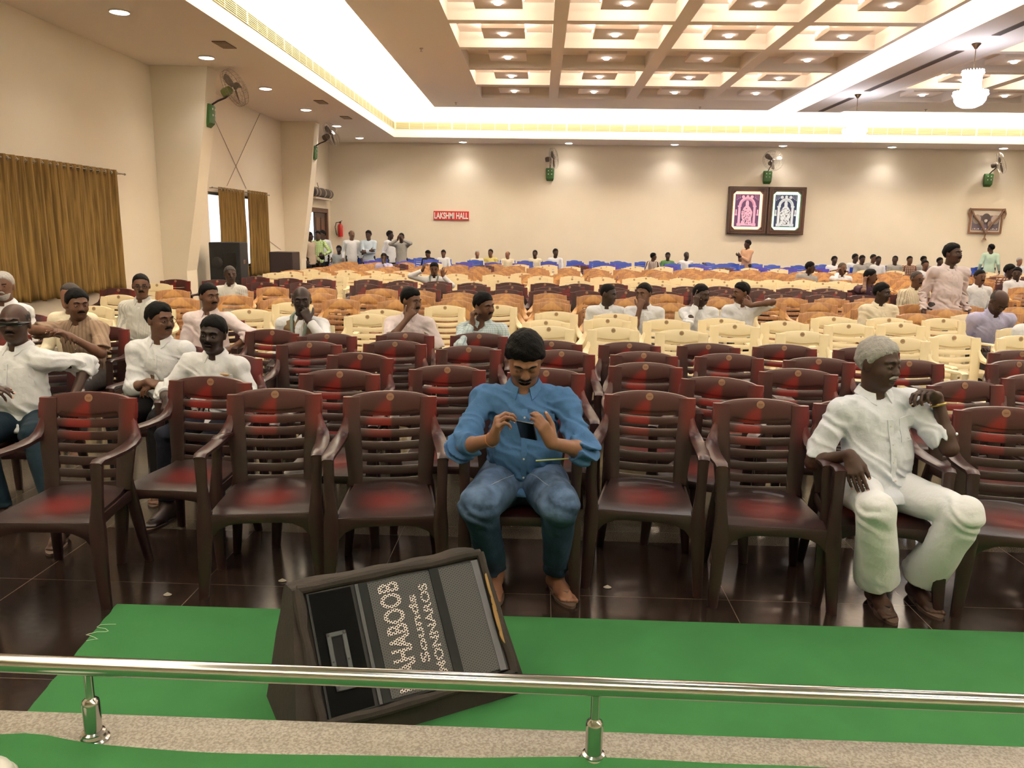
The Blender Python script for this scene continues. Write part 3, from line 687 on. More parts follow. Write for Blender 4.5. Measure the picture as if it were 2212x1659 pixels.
    if glasses:
        mg = mat('spectacle_frame', (60, 52, 46), .3, metal=.6); mb = MB()
        for q in (-1, 1):
            mb.tube([HP(q * (.032 + .021 * math.cos(t)), -.100 + .004 * abs(math.cos(t)), .000 + .016 * math.sin(t)) for t in [2 * math.pi * i / 14 for i in range(14)]], .0015 if fine else .003, 5, closed=True)
            mb.tube([HP(q * .053, -.097, .004), HP(q * .076, -.05, .006), HP(q * .083, .01, .0)], .0014 if fine else .003, 5)
        mb.tube([HP(-.011, -.101, .003), HP(0, -.103, .005), HP(.011, -.101, .003)], .0015 if fine else .003, 5); mb.build('glasses', mg, root)
    # collar, placket, buttons, pocket on the shirt
    if h < .0125:
        mb = MB(); secs = []; n_ = 22
        for i in range(n_ + 1):
            th = R(-158 + 316 * i / n_)      # 0 at the nape
            ca, sa = math.cos(th), math.sin(th); frn = max(0, -ca) ; r0 = .064
            def pt(r, hgt): return T(.466, 0, -.012) + (side * sa * r + -fr * ca * r * .95 + up * hgt) * s
            drop = .020 * frn; pf = .030 * max(0, frn - .62) / .38
            secs.append([pt(r0 - .004, .044 - drop * 1.5), pt(r0 + .003, .048 - drop * 1.5), pt(r0 + .024 + pf * .6, .016 - drop - pf * 1.1), pt(r0 + .019 + pf * .6, .010 - drop - pf * 1.1), pt(r0 + .004, .034 - drop * 1.5), pt(r0 - .002, -.004 - drop)])
        mb.loft(secs); mb.build('collar', CL[shirt], sh, smooth=60)
        pts = []
        for i in range(11):
            t = .475 - vd - .005 - i * (.33 - vneck * .9) / 10; p = surf(T(t, .006, .40), -fr)
            if p is not None: pts.append(p + fr * .0015)
        for i_ in range(1, len(pts)):
            if abs((pts[i_] - pts[i_ - 1]) @ fr) > .035: pts = pts[:i_]; break
        if len(pts) > 3:
            mb = MB(); secs = []
            for p in pts: secs.append([p - side * .013, p - side * .013 + fr * .0025, p + side * .013 + fr * .0025, p + side * .013])
            mb.loft(secs); mb.build('placket', CL[shirt], sh, smooth=60)
            for p in pts[1::3]:
                Mx = Matrix([list(r_) for r_ in np.stack([side, np.cross(fr, side), fr], 1)]).to_4x4(); Mx.translation = Vector(p + fr * .003)
                MB().lathe([(.0048, 0), (.0048, .0015), (.0001, .002)], 12, Mx).build('button', mat('shirt_button', (210, 208, 200), .3), sh)
        # chest pocket on the wearer's left
        grid = []
        for i in range(5):
            rw = []
            for j in range(5):
                p = surf(T(.37 - i * .028, .055 + j * .022, .40), -fr)
                if p is None: rw = None; break
                rw.append(p + fr * .002)
            if rw is None: grid = None; break
            grid.append(rw)
        if grid:
            mb = MB(); vs = [p for r_ in grid for p in r_] + [p - fr * .004 for r_ in grid for p in r_]; fs = []
            for i in range(4):
                for j in range(4): a = i * 5 + j; fs.append((a, a + 1, a + 6, a + 5)); fs.append((a + 25, a + 30, a + 31, a + 26))
            rim = [0, 1, 2, 3, 4, 9, 14, 19, 24, 23, 22, 21, 20, 15, 10, 5]
            for i in range(16): a, b = rim[i], rim[(i + 1) % 16]; fs.append((a, b, b + 25, a + 25))
            mb.add(vs, fs); mb.build('pocket', CL[shirt], sh, smooth=50)
    if vest:
        vp = [ell(T(.02), V(.168 * g, .132 * g, .13) * s, k_, 'u', AT), ell(T(.16, 0, .014 * g), V(.162 * g, .128 * g, .15) * s, .06, 'u', AT), ell(T(.31, 0, .002), V(.171, .128, .15) * s, .06, 'u', AT), cone(Sh[-1] * .86 + Sh[1] * .14, Sh[1] * .86 + Sh[-1] * .14, .066 * s, .066 * s, .05),
              cone(hc + V(0, 0, -.03), N, .054 * s, .062 * s, .01, 's'), cone(T(.50, 0, .09), T(.20, 0, .16), .05 * s, .012 * s, .012, 's')]
        vt, Q = mesh_sdf(vp, h); np_mesh('waistcoat', vt, Q, CL['vest'], root)
    if scarf:
        mb = MB()
        for q in (-1, 1):
            pts = [T(.50, q * .02, -.075), T(.505, q * .065, -.03), T(.48, q * .075, .06), T(.40, q * .06, .125), T(.30, q * .045, .145)]
            mb.tube(pts, [.012, .014, .015, .014, .012], 8)
        mb.build('scarf', mat('party_scarf', scarf, .8), root)
    # footwear
    if shoe or fine:
        for q in (-1, 1):
            td, heel, sd = Fk[(q, 'td')], Fk[(q, 'heel')], Fk[(q, 'sd')]
            poly = []
            for i in range(24):
                a = 2 * math.pi * i / 24; u = math.cos(a); v = math.sin(a); L = .14 + (.0 if u < 0 else .0)
                wd = .046 * (1 - .18 * (1 if u < 0 else 0)) * (1 + .12 * u); c = heel + td * (.108 + .138 * u) + sd * wd * v * (1.0 - .15 * max(0, u) ** 3)
                poly.append((c[0], c[1]))
            so = MB().prism(poly, .0, .014).build('sandal', mat('brown_sandal_sole', (84, 66, 54), .7), root, smooth=50)
            t0 = heel + td * .175 + V(0, 0, .052)
            for u in (-1, 1):
                a_ = heel + td * .095 + sd * u * .040 + V(0, 0, .014); m_ = (a_ + t0) / 2 + sd * u * .012 + V(0, 0, .022)
                if shoe == 'dark': c_ = mat('dark_sandal_strap', (40, 30, 26), .6)
                else: c_ = mat('tan_sandal_strap', (122, 98, 80), .6)
                mb = MB(); secs = []
                for t in np.linspace(0, 1, 7):
                    p = (1 - t) ** 2 * a_ + 2 * t * (1 - t) * m_ + t * t * t0; tg = unit(2 * (1 - t) * (m_ - a_) + 2 * t * (t0 - m_)); w2 = .010; bn = unit(np.cross(tg, V(0, 0, 1))); nn = np.cross(bn, tg)
                    dr = td * w2; secs.append([p - dr, p - dr + V(0, 0, .004), p + dr + V(0, 0, .004), p + dr])
                mb.loft(secs); mb.build('strap', c_, so)
            MB().tube([t0 + V(0, 0, .002), t0 + td * .012 + V(0, 0, -.028)], .004, 6).build('thong', mat('tan_sandal_strap', (122, 98, 80), .6), so)
    if fine:
        for q in (-1, 1):
            for (tp, v, r) in FR[(q, 't')]:
                n = FR[q][1]; back = unit(-n + v * .1 - v * ((-n) @ v)); Mx = Matrix([list(r_) for r_ in np.stack([unit(np.cross(v, back)), v, back], 1)]).to_4x4(); Mx.translation = Vector(tp + back * r * .80 * s)
                mb = MB(); mb.lathe([(.0001, .0008), (.0045, .0004), (.0052, -.001)], 10, Mx @ Matrix.Diagonal((1, 1.25, 1, 1))); mb.build('fingernail', M_nail, root)
    return dict(root=root, shirt=sh, surf=surf, T=T, fr=fr, side=side, up=up, HT=HT, EL=EL, hc=hc, Ah=Ah, FRM=FR, K=K, trousers=tr, HP=HP, s=s, Tp=Tp)
def world_of(P, p):
    return P['root'].matrix_basis @ Vector(p) if False else (Matrix.Translation(P['root'].location) @ Euler(P['root'].rotation_euler).to_matrix().to_4x4()) @ Vector(p)
SEATS = [(-.06, 3.62, True), (1.60, 3.62, True), (-3.02, 4.45, False)]
# ============================================================ THE PEOPLE
def seat(label, px, py, D, **k):
    """px, py: top of the head in the photograph; D: distance of the hips"""
    D = D * 1.03 if D < 20 and k.get('sit', True) else D
    lean_ = k.get('lean', 4); k.setdefault('lean', lean_); dh = D - .50 * math.sin(R(lean_))
    p = atd(px, py, dh); full = .735 if k.get('sit', True) else 0
    if k.get('sit', True): s = (p.z - .495) / (.26 + .485 * math.cos(R(lean_)))
    else: s = p.z / 1.60
    s = max(.84, min(1.03, s)); x = p.x - k.pop('dx', 0)
    if k.get('sit', True): SEATS.append((x, D, False))
    return person(label, (x, D, 0), s=s, **k)
# --- the man in the blue shirt with his phone
P1 = person('man in a blue shirt and jeans looking down at his phone in the front row', (-.06, 3.60, 0), s=.985, g=1.18, sw=1.14, lgs=1.22, h=.0052, lean=8, skin='tan', hair='black', style='bushy', must='black', beard='black', shirt='denim_blue', sleeve='rolled', trouser='jeans', fold=1.9,
            head=(4, 34, 0), jowl=1.12, knees=((-.18, -.40, .50), (.165, -.40, .51)), feet=((-.115, -.15, .085), (.165, -.13, .085)), toe={-1: (-.02, -1, 0), 1: (.38, -1, 0)}, closed=True, shoe='tan', vneck=.02,
            hands={'R': dict(w=(-.120, -.42, .80), d=(.22, -.22, .95), n=(.80, .15, -.10), curl=(48, 42, 40, 46), thumb=(.7, .5, .6), pole=(-.42, -.45, .45)),
                   'L': dict(w=(.125, -.42, .79), d=(-.42, -.22, .85), n=(-.55, .75, .1), curl=(30, 34, 38, 40), spread=.6, thumb=(.8, .5, .2), pole=(.42, -.45, .45))})
ph = Matrix.Translation(world_of(P1, (.022, -.522, .868))) @ Euler((R(-42), R(6), R(-14))).to_matrix().to_4x4()
e = empty('smartphone'); tag(e, 'black smartphone in the hands of the man in blue', 'phone')
e.matrix_world = ph
M_blk = mat('black_gloss', (8, 8, 9), .15); M_scr = mat('dark_screen', (4, 4, 6), .05)
bevel(MB().box(-.036, .036, -.070, .070, -.0045, .0045).build('case', M_blk, e, smooth=0), .003)
MB().box(-.032, .032, -.060, .060, .0046, .0052).build('screen', M_scr, e, smooth=0)
t_ = P1['HT'][-1]; d_ = unit(P1['FRM'][-1][0])
def band(P, q, off, r, tube, m, name):
    c = P['HT'][q]; e_ = P['EL'][q]; ax = unit(c - e_); c = c - ax * off; u = unit(np.cross(ax, V(0, 0, 1))); v = np.cross(ax, u)
    return MB().tube([c + (u * math.cos(a) + v * math.sin(a)) * r for a in [2 * math.pi * i / 20 for i in range(20)]], tube, 6, closed=True).build(name, m, P['root'])
band(P1, -1, .012, .031, .0022, mat('copper_bangle', (176, 112, 70), .3, metal=.7), 'bracelet')
# pen in the shirt pocket and a pencil-like stick on the lap
pp = P1['surf'](P1['T'](.36, .085, .4), -P1['fr'])
if pp is not None:
    MB().tube([pp + P1['fr'] * .005 + V(0, 0, .012), pp + P1['fr'] * .005 - V(0, 0, .05)], .0028, 8).build('pen', mat('white_pen', (214, 214, 216), .3), P1['shirt'])
o = MB().tube([(.0, 3.34, .665), (.145, 3.35, .675)], .0035, 6).build('pencil', mat('pale_green_pencil', (186, 190, 120), .5)); tag(o, 'thin pale green pencil lying across the lap of the man in blue', 'pencil')
# jeans seams: inner legs, fly and knee stitching laid on the cloth
def seam(P, line, name='seam', r=.0013):
    pts = []
    for (x, y) in line:
        q = P['surf']((x, y, .72), (0, 0, -1), P['Tp'])
        if q is not None and q[2] > .36: pts.append(q + V(0, 0, .0008))
    if len(pts) > 2: MB().tube(pts, r, 5).build(name, mat('pale_seam_thread', (150, 158, 170), .8), P['trousers'])
for q in (-1, 1):
    k = P1['K'][q]; seam(P1, [(q * (.012 + (abs(k[0]) * .72 - .012) * t) + 0, -.12 + (k[1] + .035 + .12) * t) for t in np.linspace(0, 1, 16)])
seam(P1, [(.002, -.085 - .006 * i) for i in range(8)])
# --- the white-haired man on the right
P2 = person('white-haired moustached man in a white short-sleeved shirt and white trousers, front right', (1.60, 3.62, 0), s=.965, g=1.12, sw=1.05, h=.0052, lean=2, twist=10, roll=-6, skin='dark', hair='grey', style='full', must='grey', shirt='white2', sleeve='short', trouser='white', fold=1.4,
            head=(34, 4, 2), jowl=1.05, knees=((-.155, -.39, .52), (.22, -.39, .51)), feet=((-.03, -.20, .085), (.185, -.14, .085)), toe={-1: (.0, -1, 0), 1: (.05, -1, 0)}, shoe='dark', wide=.048, vneck=.05, hemdrop=.05,
            hands={'R': dict(w=(-.225, -.24, .715), d=(.10, -.55, -.8), n=(.5, .7, -.2), curl=(8, 12, 14, 16), thumb=(.8, .45, .2), pole=(-.5, .6, .5)),
                   'L': dict(w=(.20, -.08, .95), d=(-.55, -.25, .22), n=(-.25, -.4, -.8), curl=(30, 34, 38, 40), thumb=(.7, .4, .6), pole=(.40, -.3, .3))})
band(P2, 1, .035, .031, .006, mat('gold_watch_band', (176, 148, 84), .3, metal=.9), 'wristwatch')
# --- the group at the left
P3 = person('man in dark glasses and white shirt at the left frame, arm over a chair', (-3.03, 4.45, 0), s=.96, g=1.1, h=.0068, lean=2, twist=-8, skin='dark', hair='salt', style='bald', must='black', shirt='white', sleeve='rolled', trouser='darkjeans', fold=1.3, head=(14, -2, 0), glasses=False, vneck=.03,
            knees=((.02, -.42, .52), (.30, -.40, .53)), feet=((.12, -.45, .085), (.52, -.58, .085)), toe={1: (.3, -1, 0)}, shoe='tan',
            hands={'L': dict(w=(.29, .02, .66), pole=(.5, .9, .95), d=(-.1, -.5, -.8)), 'R': dict(w=(.02, -.36, .76), d=(.95, -.2, .12), n=(.1, .3, -.9), pole=(-.4, .2, .3), curl=(18, 24, 30, 34))})
gl = MB(); HP = P3['HP']
gl.tube([HP(-.082, .0, .004), HP(-.078, -.06, .004), HP(-.050, -.094, .004), HP(0, -.106, .004), HP(.050, -.094, .004), HP(.078, -.06, .004), HP(.082, .0, .004)], [.004, .008, .015, .010, .015, .008, .004], 10)
gl.build('sunglasses', mat('dark_lens', (10, 10, 11), .12), P3['root'])
P4 = seat('man in glasses and white long sleeves looking right, second row left', 338, 652, 4.86, h=.0068, lean=6, g=1.08, sw=1.05, skin='mid', style='full', shirt='white', sleeve='rolled', trouser='black', fold=1.3, head=(62, 2, 0), glasses=True, must='black', vneck=.02, shoe='dark',
          hands={'R': dict(w=(.02, -.27, .70), d=(.9, -.35, -.1), n=(0, .3, -1), pole=(-.5, .1, .3)), 'L': dict(w=(.10, -.25, .68), d=(-.8, -.3, -.1), pole=(.5, .2, .3))})
P5 = seat('dark-skinned man facing the camera, white shirt with a gilt pen clip in the pocket', 446, 680, 4.50, h=.0068, lean=9, roll=4, g=1.05, skin='deep', style='full', shirt='white', sleeve='rolled', trouser='navy', fold=1.3, head=(2, 4, 6), must='black', jowl=1.08, vneck=.06, shoe='dark',
          feet=((-.14, -.42, .085), (.14, -.40, .085)), hands={'R': dict(w=(-.15, -.31, .69), d=(.2, -.7, -.6), n=(.2, .4, -.8), pole=(-.5, .2, .6)), 'L': dict(w=(.14, -.26, .66), pole=(.5, .2, .4))})
pp = P5['surf'](P5['T'](.375, .095, .4), -P5['fr'])
if pp is not None:
    MB().tube([pp + P5['fr'] * .005 - P5['side'] * .030, pp + P5['fr'] * .005 + P5['side'] * .030], .005, 6).build('pen_clip', mat('gilt_clip', (158, 116, 58), .35, metal=.6), P5['shirt'])
seat('man in glasses and a grey pinstriped shirt, behind the second row at left', 302, 590, 7.3, h=.0095, skin='mid', style='crop', shirt='stripe', fold=1, head=(26, 3, 0), glasses=True, must='black', g=1.12, sw=1.06)
seat('moustached man in a pale shirt with a hand on his hip, looking right', 447, 610, 6.5, h=.0082, skin='mid', style='short', shirt='pinkish', sleeve='rolled', fold=1.2, head=(52, 3, 0), must='black', g=1.1, sw=1.05,
     hands={'L': dict(w=(.20, -.16, .62), d=(-.5, -.6, -.6), n=(-.7, .2, 0), pole=(.8, -.05, .8))})
seat('man in a tan shirt resting his forearm on a chair back at left', 156, 622, 5.75, h=.0082, skin='mid', style='full', shirt='tan', sleeve='short', fold=1.2, head=(48, 6, 0), must='black', lean=12, dx=-.02,
     hands={'R': dict(w=(.02, -.42, .90), d=(.95, -.1, -.2), n=(0, .1, -1), pole=(-.9, -.2, .9)), 'L': dict(w=(.12, -.40, .86), pole=(.5, .1, .5))})
seat('grey-haired person almost hidden behind the man in the tan shirt', 150, 611, 6.35, h=.014, skin='tan', hair='salt', style='short', shirt='cream', lean=2)
seat('bearded person in a white shirt at the left frame edge below the curtain', 4, 586, 6.5, h=.0095, skin='mid', hair='grey', style='short', shirt='white', fold=1, head=(20, 0, 0), beard='grey', must='grey')
seat('grey-haired man in a striped shirt in front of the tall black loudspeaker', 495, 574, 9.7, h=.0095, skin='dark', hair='salt', style='short', shirt='stripe', fold=1, head=(32, 0, 0), must='salt')
seat('bald man in a khaki waistcoat and striped scarf, fist on his chin', 650, 617, 6.25, h=.0082, skin='deep', hair='salt', style='bald', shirt='white', vest=True, scarf=(120, 130, 120), glasses=True, fold=1, head=(16, 4, 0), g=1.08, sw=1.05, must='salt',
     hands={'L': dict(w=(.10, -.20, .93), d=(-.35, .1, .9), n=(-.3, .8, .1), curl=(60, 62, 64, 66), pole=(.5, -.2, .5))})
seat('man with greying hair resting his mouth on his knuckles, pale shirt', 884, 620, 6.55, h=.0082, skin='mid', style='full', shirt='pinkish', sleeve='short', fold=1.2, head=(58, 8, 0), must='black', lean=6, sw=1.05,
     hands={'R': dict(w=(.00, -.19, .92), d=(.5, .1, .8), n=(.2, .8, .2), curl=(55, 60, 62, 64), pole=(-.35, -.35, .5)), 'L': dict(w=(.16, -.28, .62), pole=(.5, .2, .4))})
seat('moustached man in a pale checked shirt leaning his cheek on his hand', 1042, 630, 6.25, h=.0082, skin='mid', style='full', shirt='plaid', fold=1.2, head=(48, 6, -6), must='black', lean=5,
     hands={'R': dict(w=(-.07, -.15, .93), d=(-.05, .2, .95), n=(.9, .3, 0), curl=(50, 55, 60, 60), pole=(-.35, -.25, .5)), 'L': dict(w=(.18, -.26, .62), pole=(.5, .2, .4))})
seat('very dark-skinned man in white looking right, leftmost of the four leaning men', 1312, 612, 8.05, h=.0088, skin='deep', style='crop', shirt='white', fold=1.2, head=(58, 8, 0), lean=10, sw=1.05)
seat('man in white with his fist at his mouth looking left, second of four', 1394, 610, 7.95, h=.0088, skin='mid', style='short', shirt='white', sleeve='short', fold=1.2, head=(-38, 4, 0), must='black', lean=8,
     hands={'R': dict(w=(-.06, -.20, .92), d=(.15, .2, .9), n=(.2, .9, 0), curl=(60, 62, 64, 66), pole=(-.15, -.35, .4))})
seat('man in white covering his cheek with a raised hand, third of four', 1514, 613, 8.05, h=.0088, skin='dark', style='full', shirt='white', fold=1.2, head=(34, 6, 0), lean=6, must='black',
     hands={'R': dict(w=(-.06, -.17, .95), d=(.05, .1, .98), n=(.8, .6, 0), curl=(14, 40, 50, 55), pole=(-.3, -.3, .5))})
seat('man in white in profile to the left, arm bent to his chin, last of four', 1606, 609, 8.35, h=.0088, skin='mid', style='full', shirt='white', sleeve='short', fold=1.2, head=(-72, 5, 0), must='black', lean=6,
     hands={'L': dict(w=(.06, -.20, .93), d=(-.7, .2, .4), n=(-.3, .8, .2), curl=(45, 50, 55, 58), pole=(.9, -.1, 1.0))})
seat('man in a cream shirt looking right among the wood-look chairs at right', 1905, 610, 8.7, h=.0088, skin='deep', style='full', shirt='cream', fold=1.2, head=(42, 4, 0), lean=5, sw=1.05)
seat('balding man with glasses in a cream striped shirt beside the standing man', 1981, 585, 11.2, h=.0095, skin='mid', hair='salt', style='thin', shirt='creamstripe', fold=1, head=(18, 4, 0), glasses=True, must='black', g=1.1, sw=1.08)
P20 = seat('tall moustached man standing among the seated rows in a white striped shirt', 2058, 525, 9.55, sit=False, lean=3, h=.0088, skin='dark', style='full', shirt='pinkish', fold=1.3, head=(30, -4, 0), must='black', trouser='grey', g=1.08, sw=1.08, untucked=True)
seat('moustached man in white sitting behind the standing man at right', 2118, 582, 12.2, h=.0095, skin='mid', style='short', shirt='white', fold=1, head=(6, 2, 0), must='black', g=1.05)
seat('bald man in a lavender shirt bending his head low at right', 2163, 621, 8.1, h=.0088, skin='dark', hair='salt', style='bald', shirt='lav', fold=1.2, head=(10, 46, 0), lean=26, dx=.03, sw=1.1)
seat('man in a purple shirt holding a phone to his ear', 1880, 581, 12.0, h=.011, skin='mid', style='full', shirt='purple', sleeve='short', head=(62, 2, 0), must='black',
     hands={'R': dict(w=(-.09, -.10, .98), d=(.15, .3, .9), n=(.8, .3, 0), curl=(40, 44, 48, 50), pole=(-.4, -.25, .5))})
seat('man in white with a hand held to his ear, right of the blue chairs', 1820, 567, 15.0, h=.012, skin='mid', hair='salt', style='thin', shirt='white', head=(18, 2, 0), g=1.1, must='black',
     hands={'R': dict(w=(-.10, -.10, .98), d=(.15, .2, .9), n=(.8, .3, 0), curl=(40, 44, 48, 50), pole=(-.4, -.25, .5))})
seat('young man in grey leaning sideways in front of the blue chairs', 1745, 564, 15.4, h=.012, skin='deep', style='full', shirt='greyshirt', head=(60, 5, 0), roll=10, lean=8, dx=.05)
seat('man in a brown checked shirt sitting far right under the garlanded picture', 2182, 571, 14.8, h=.012, skin='deep', style='bushy', shirt='brownplaid', head=(38, 3, 0))
seat('man in white turned left beside the man in brown checks at far right', 2199, 577, 14.3, h=.012, skin='dark', style='full', shirt='white', head=(-30, 2, 0))
seat('person in white cut by the right frame edge behind the cream chairs', 2252, 640, 6.9, h=.0088, skin='mid', style='short', shirt='white', fold=1, head=(0, 0, 0))
seat('man in glasses in white holding up a phone, arm raised, far middle left', 938, 565, 12.6, h=.012, skin='mid', style='short', shirt='white', head=(5, 14, 0), scarf=(96, 84, 150), lean=8,
     hands={'R': dict(w=(-.18, -.14, 1.02), d=(.3, 0, .9), n=(.6, .6, 0), pole=(-.7, -.1, .8)), 'L': dict(w=(.16, -.26, .95), d=(0, -.1, 1), pole=(.5, 0, .5))})
seat('man in lavender resting his chin on his hand, far left rows', 829, 546, 17.6, h=.013, skin='dark', style='short', shirt='lav', head=(10, 8, 0), must='black',
     hands={'L': dict(w=(.02, -.18, .92), d=(-.1, .2, .9), n=(-.2, .9, 0), curl=(60, 60, 60, 60), pole=(.35, -.3, .5))})
FAR = [(732, 530, 23.3, 'greyshirt', 'deep', 'black', 'full', (4, 6, 0), 'man in grey seated against the back wall below the fire extinguisher'),
 (782, 531, 23.6, 'white', 'deep', 'black', 'short', (30, 0, 0), 'child half hidden between the two standing men at the back wall'),
 (925, 541, 23.3, 'black', 'mid', 'black', 'full', (-50, 20, 0), 'person in black bent over by the back wall, left of centre'),
 (958, 541, 23.4, 'white', 'mid', 'black', 'full', (-6, 8, 0), 'man in white seated by the back wall beside the person in black'),
 (1031, 541, 23.3, 'cream', 'tan', 'grey', 'short', (3, 0, 0), 'grey-haired man in cream seated by the back wall under the hall sign'),
 (1060, 538, 23.4, 'yellow', 'mid', 'black', 'short', (-20, 0, 0), 'man in a yellowish shirt seated by the back wall'),
 (1097, 542, 23.2, 'cream', 'tan', 'salt', 'bald', (-30, 5, 0), 'balding man in cream turned left by the back wall'),
 (1156, 540, 23.3, 'cream', 'dark', 'black', 'short', (-12, 0, 0), 'man in a cream shirt seated by the back wall, left of the left-hand fan'),
 (1200, 537, 23.3, 'white', 'dark', 'black', 'full', (18, 0, 0), 'man in white seated by the back wall under the left-hand fan'),
 (1411, 546, 22.9, 'bwstripe', 'dark', 'black', 'full', (85, 0, 0), 'boy in a brown and white striped shirt in profile at the back'),
 (1443, 545, 23.3, 'green', 'dark', 'black', 'full', (-6, 4, 0), 'man in a green shirt seated by the back wall'),
 (1483, 544, 23.3, 'white', 'deep', 'salt', 'crop', (20, 0, 0), 'man in white with an arm along the chair backs at the back wall'),
 (1803, 553, 21.6, 'white', 'deep', 'black', 'full', (4, 0, 0), 'man in white, leftmost of the group by the wall at right'),
 (1848, 548, 22.9, 'white', 'dark', 'black', 'full', (25, 0, 0), 'second man of the group by the wall at right, in white'),
 (1863, 551, 22.2, 'greyshirt', 'dark', 'black', 'full', (10, 4, 0), 'third man of the group by the wall at right, in grey'),
 (1887, 549, 23.3, 'greyshirt', 'mid', 'black', 'short', (30, 3, 0), 'fourth man of the group by the wall at right, seated farther back'),
 (1898, 553, 22.2, 'white', 'dark', 'black', 'short', (4, 3, 0), 'fifth man of the group by the wall at right, in white'),
 (1935, 552, 22.2, 'greyshirt', 'dark', 'black', 'crop', (-35, 3, 0), 'sixth man of the group by the wall at right, turned left'),
 (1966, 553, 22.2, 'brownplaid', 'mid', 'black', 'short', (4, 0, 0), 'man in a brown checked shirt in the group by the wall at right'),
 (1996, 553, 22.8, 'greyshirt', 'dark', 'black', 'full', (20, 0, 0), 'man in grey behind the white-clad one, right of the brown checks'),
 (2000, 562, 18.2, 'white', 'mid', 'black', 'short', (-6, 0, 0), 'man in white seated nearer, in front of the wall group'),
 (2031, 556, 22.0, 'lblue', 'dark', 'black', 'full', (20, 0, 0), 'last man of the wall group, partly behind the standing man'),
 (2203, 556, 23.4, 'white2', 'tan', 'grey', 'short', (4, 0, 0), 'pale indistinct person by the back wall at the right frame edge')]
for px, py, D, sh_, sk, hc_, st, hd, lb in FAR:
    hn = {'L': dict(w=(.50, .0, .86), pole=(.4, .2, .6), d=(1, 0, -.2))} if px == 1483 else None
    seat(lb, px, py, D, h=.0145, skin=sk, hair=hc_, style=st, shirt=sh_, head=hd, lean=14 if px == 925 else 3, hands=hn)
ST = [(668, 500, 21.6, 'beige', 'deep', 'short', (100, 0, 0), 70, 'man in beige standing by the door with his back half turned', {}),
 (686, 498, 22.4, 'greenplaid', 'dark', 'short', (-4, 6, 0), 0, 'man in a green checked shirt with a hand on his hip by the door', {'L': dict(w=(.17, -.12, .93), d=(-.7, -.5, -.3), pole=(.8, .3, 1.0))}),
 (697, 497, 23.3, 'white', 'dark', 'full', (-30, 4, 0), 0, 'man in white standing behind the green checked shirt by the door', {}),
 (759, 497, 22.7, 'white', 'mid', 'bald', (40, 3, 0), 20, 'bald man in a long white shirt standing by the back wall', {}),
 (796, 493, 22.7, 'lblue', 'dark', 'full', (-10, 4, 0), 0, 'man in pale blue standing with folded arms by the back wall', {'R': dict(w=(.08, -.20, 1.08), d=(.9, -.1, .1), n=(0, 1, 0), pole=(-.6, 0, 1.0)), 'L': dict(w=(-.06, -.22, 1.03), d=(-.9, -.1, 0), n=(0, 1, 0), pole=(.6, 0, 1.0))}),
 (842, 494, 23.2, 'white', 'deep', 'full', (80, 0, 0), 60, 'man in white standing in profile by the back wall', {}),
 (867, 503, 22.4, 'greyshirt', 'dark', 'short', (0, 0, 0), 0, 'man in grey taking a photograph with both hands raised', {'R': dict(w=(-.06, -.24, 1.40), d=(.2, 0, .9), n=(.5, .6, 0), pole=(-.7, -.2, 1.0)), 'L': dict(w=(.07, -.24, 1.40), d=(-.2, 0, .9), n=(-.5, .6, 0), pole=(.9, -.1, 1.0))}),
 (1616, 518, 22.9, 'peach', 'dark', 'full', (-80, 3, 0), -60, 'man in a peach shirt standing in profile under the lit pictures', {'R': dict(w=(-.05, -.26, 1.10), d=(-.1, -.8, .4), pole=(-.4, .3, .8)), 'L': dict(w=(.02, -.26, 1.08), d=(-.1, -.8, .4), pole=(.4, .3, .8))}),
 (2143, 527, 23.6, 'mint', 'dark', 'full', (60, 0, 0), 150, 'person in a mint shirt standing with their back to us at far right', {})]
for px, py, D, sh_, sk, st, hd, fc, lb, hn in ST:
    seat(lb, px, py, D, sit=False, lean=0, h=.0145, skin=sk, style=st, shirt=sh_, head=(hd[0] - fc if abs(fc) < 100 else hd[0], hd[1], 0), face=fc, hands=hn, trouser='black' if px < 700 else 'navy')
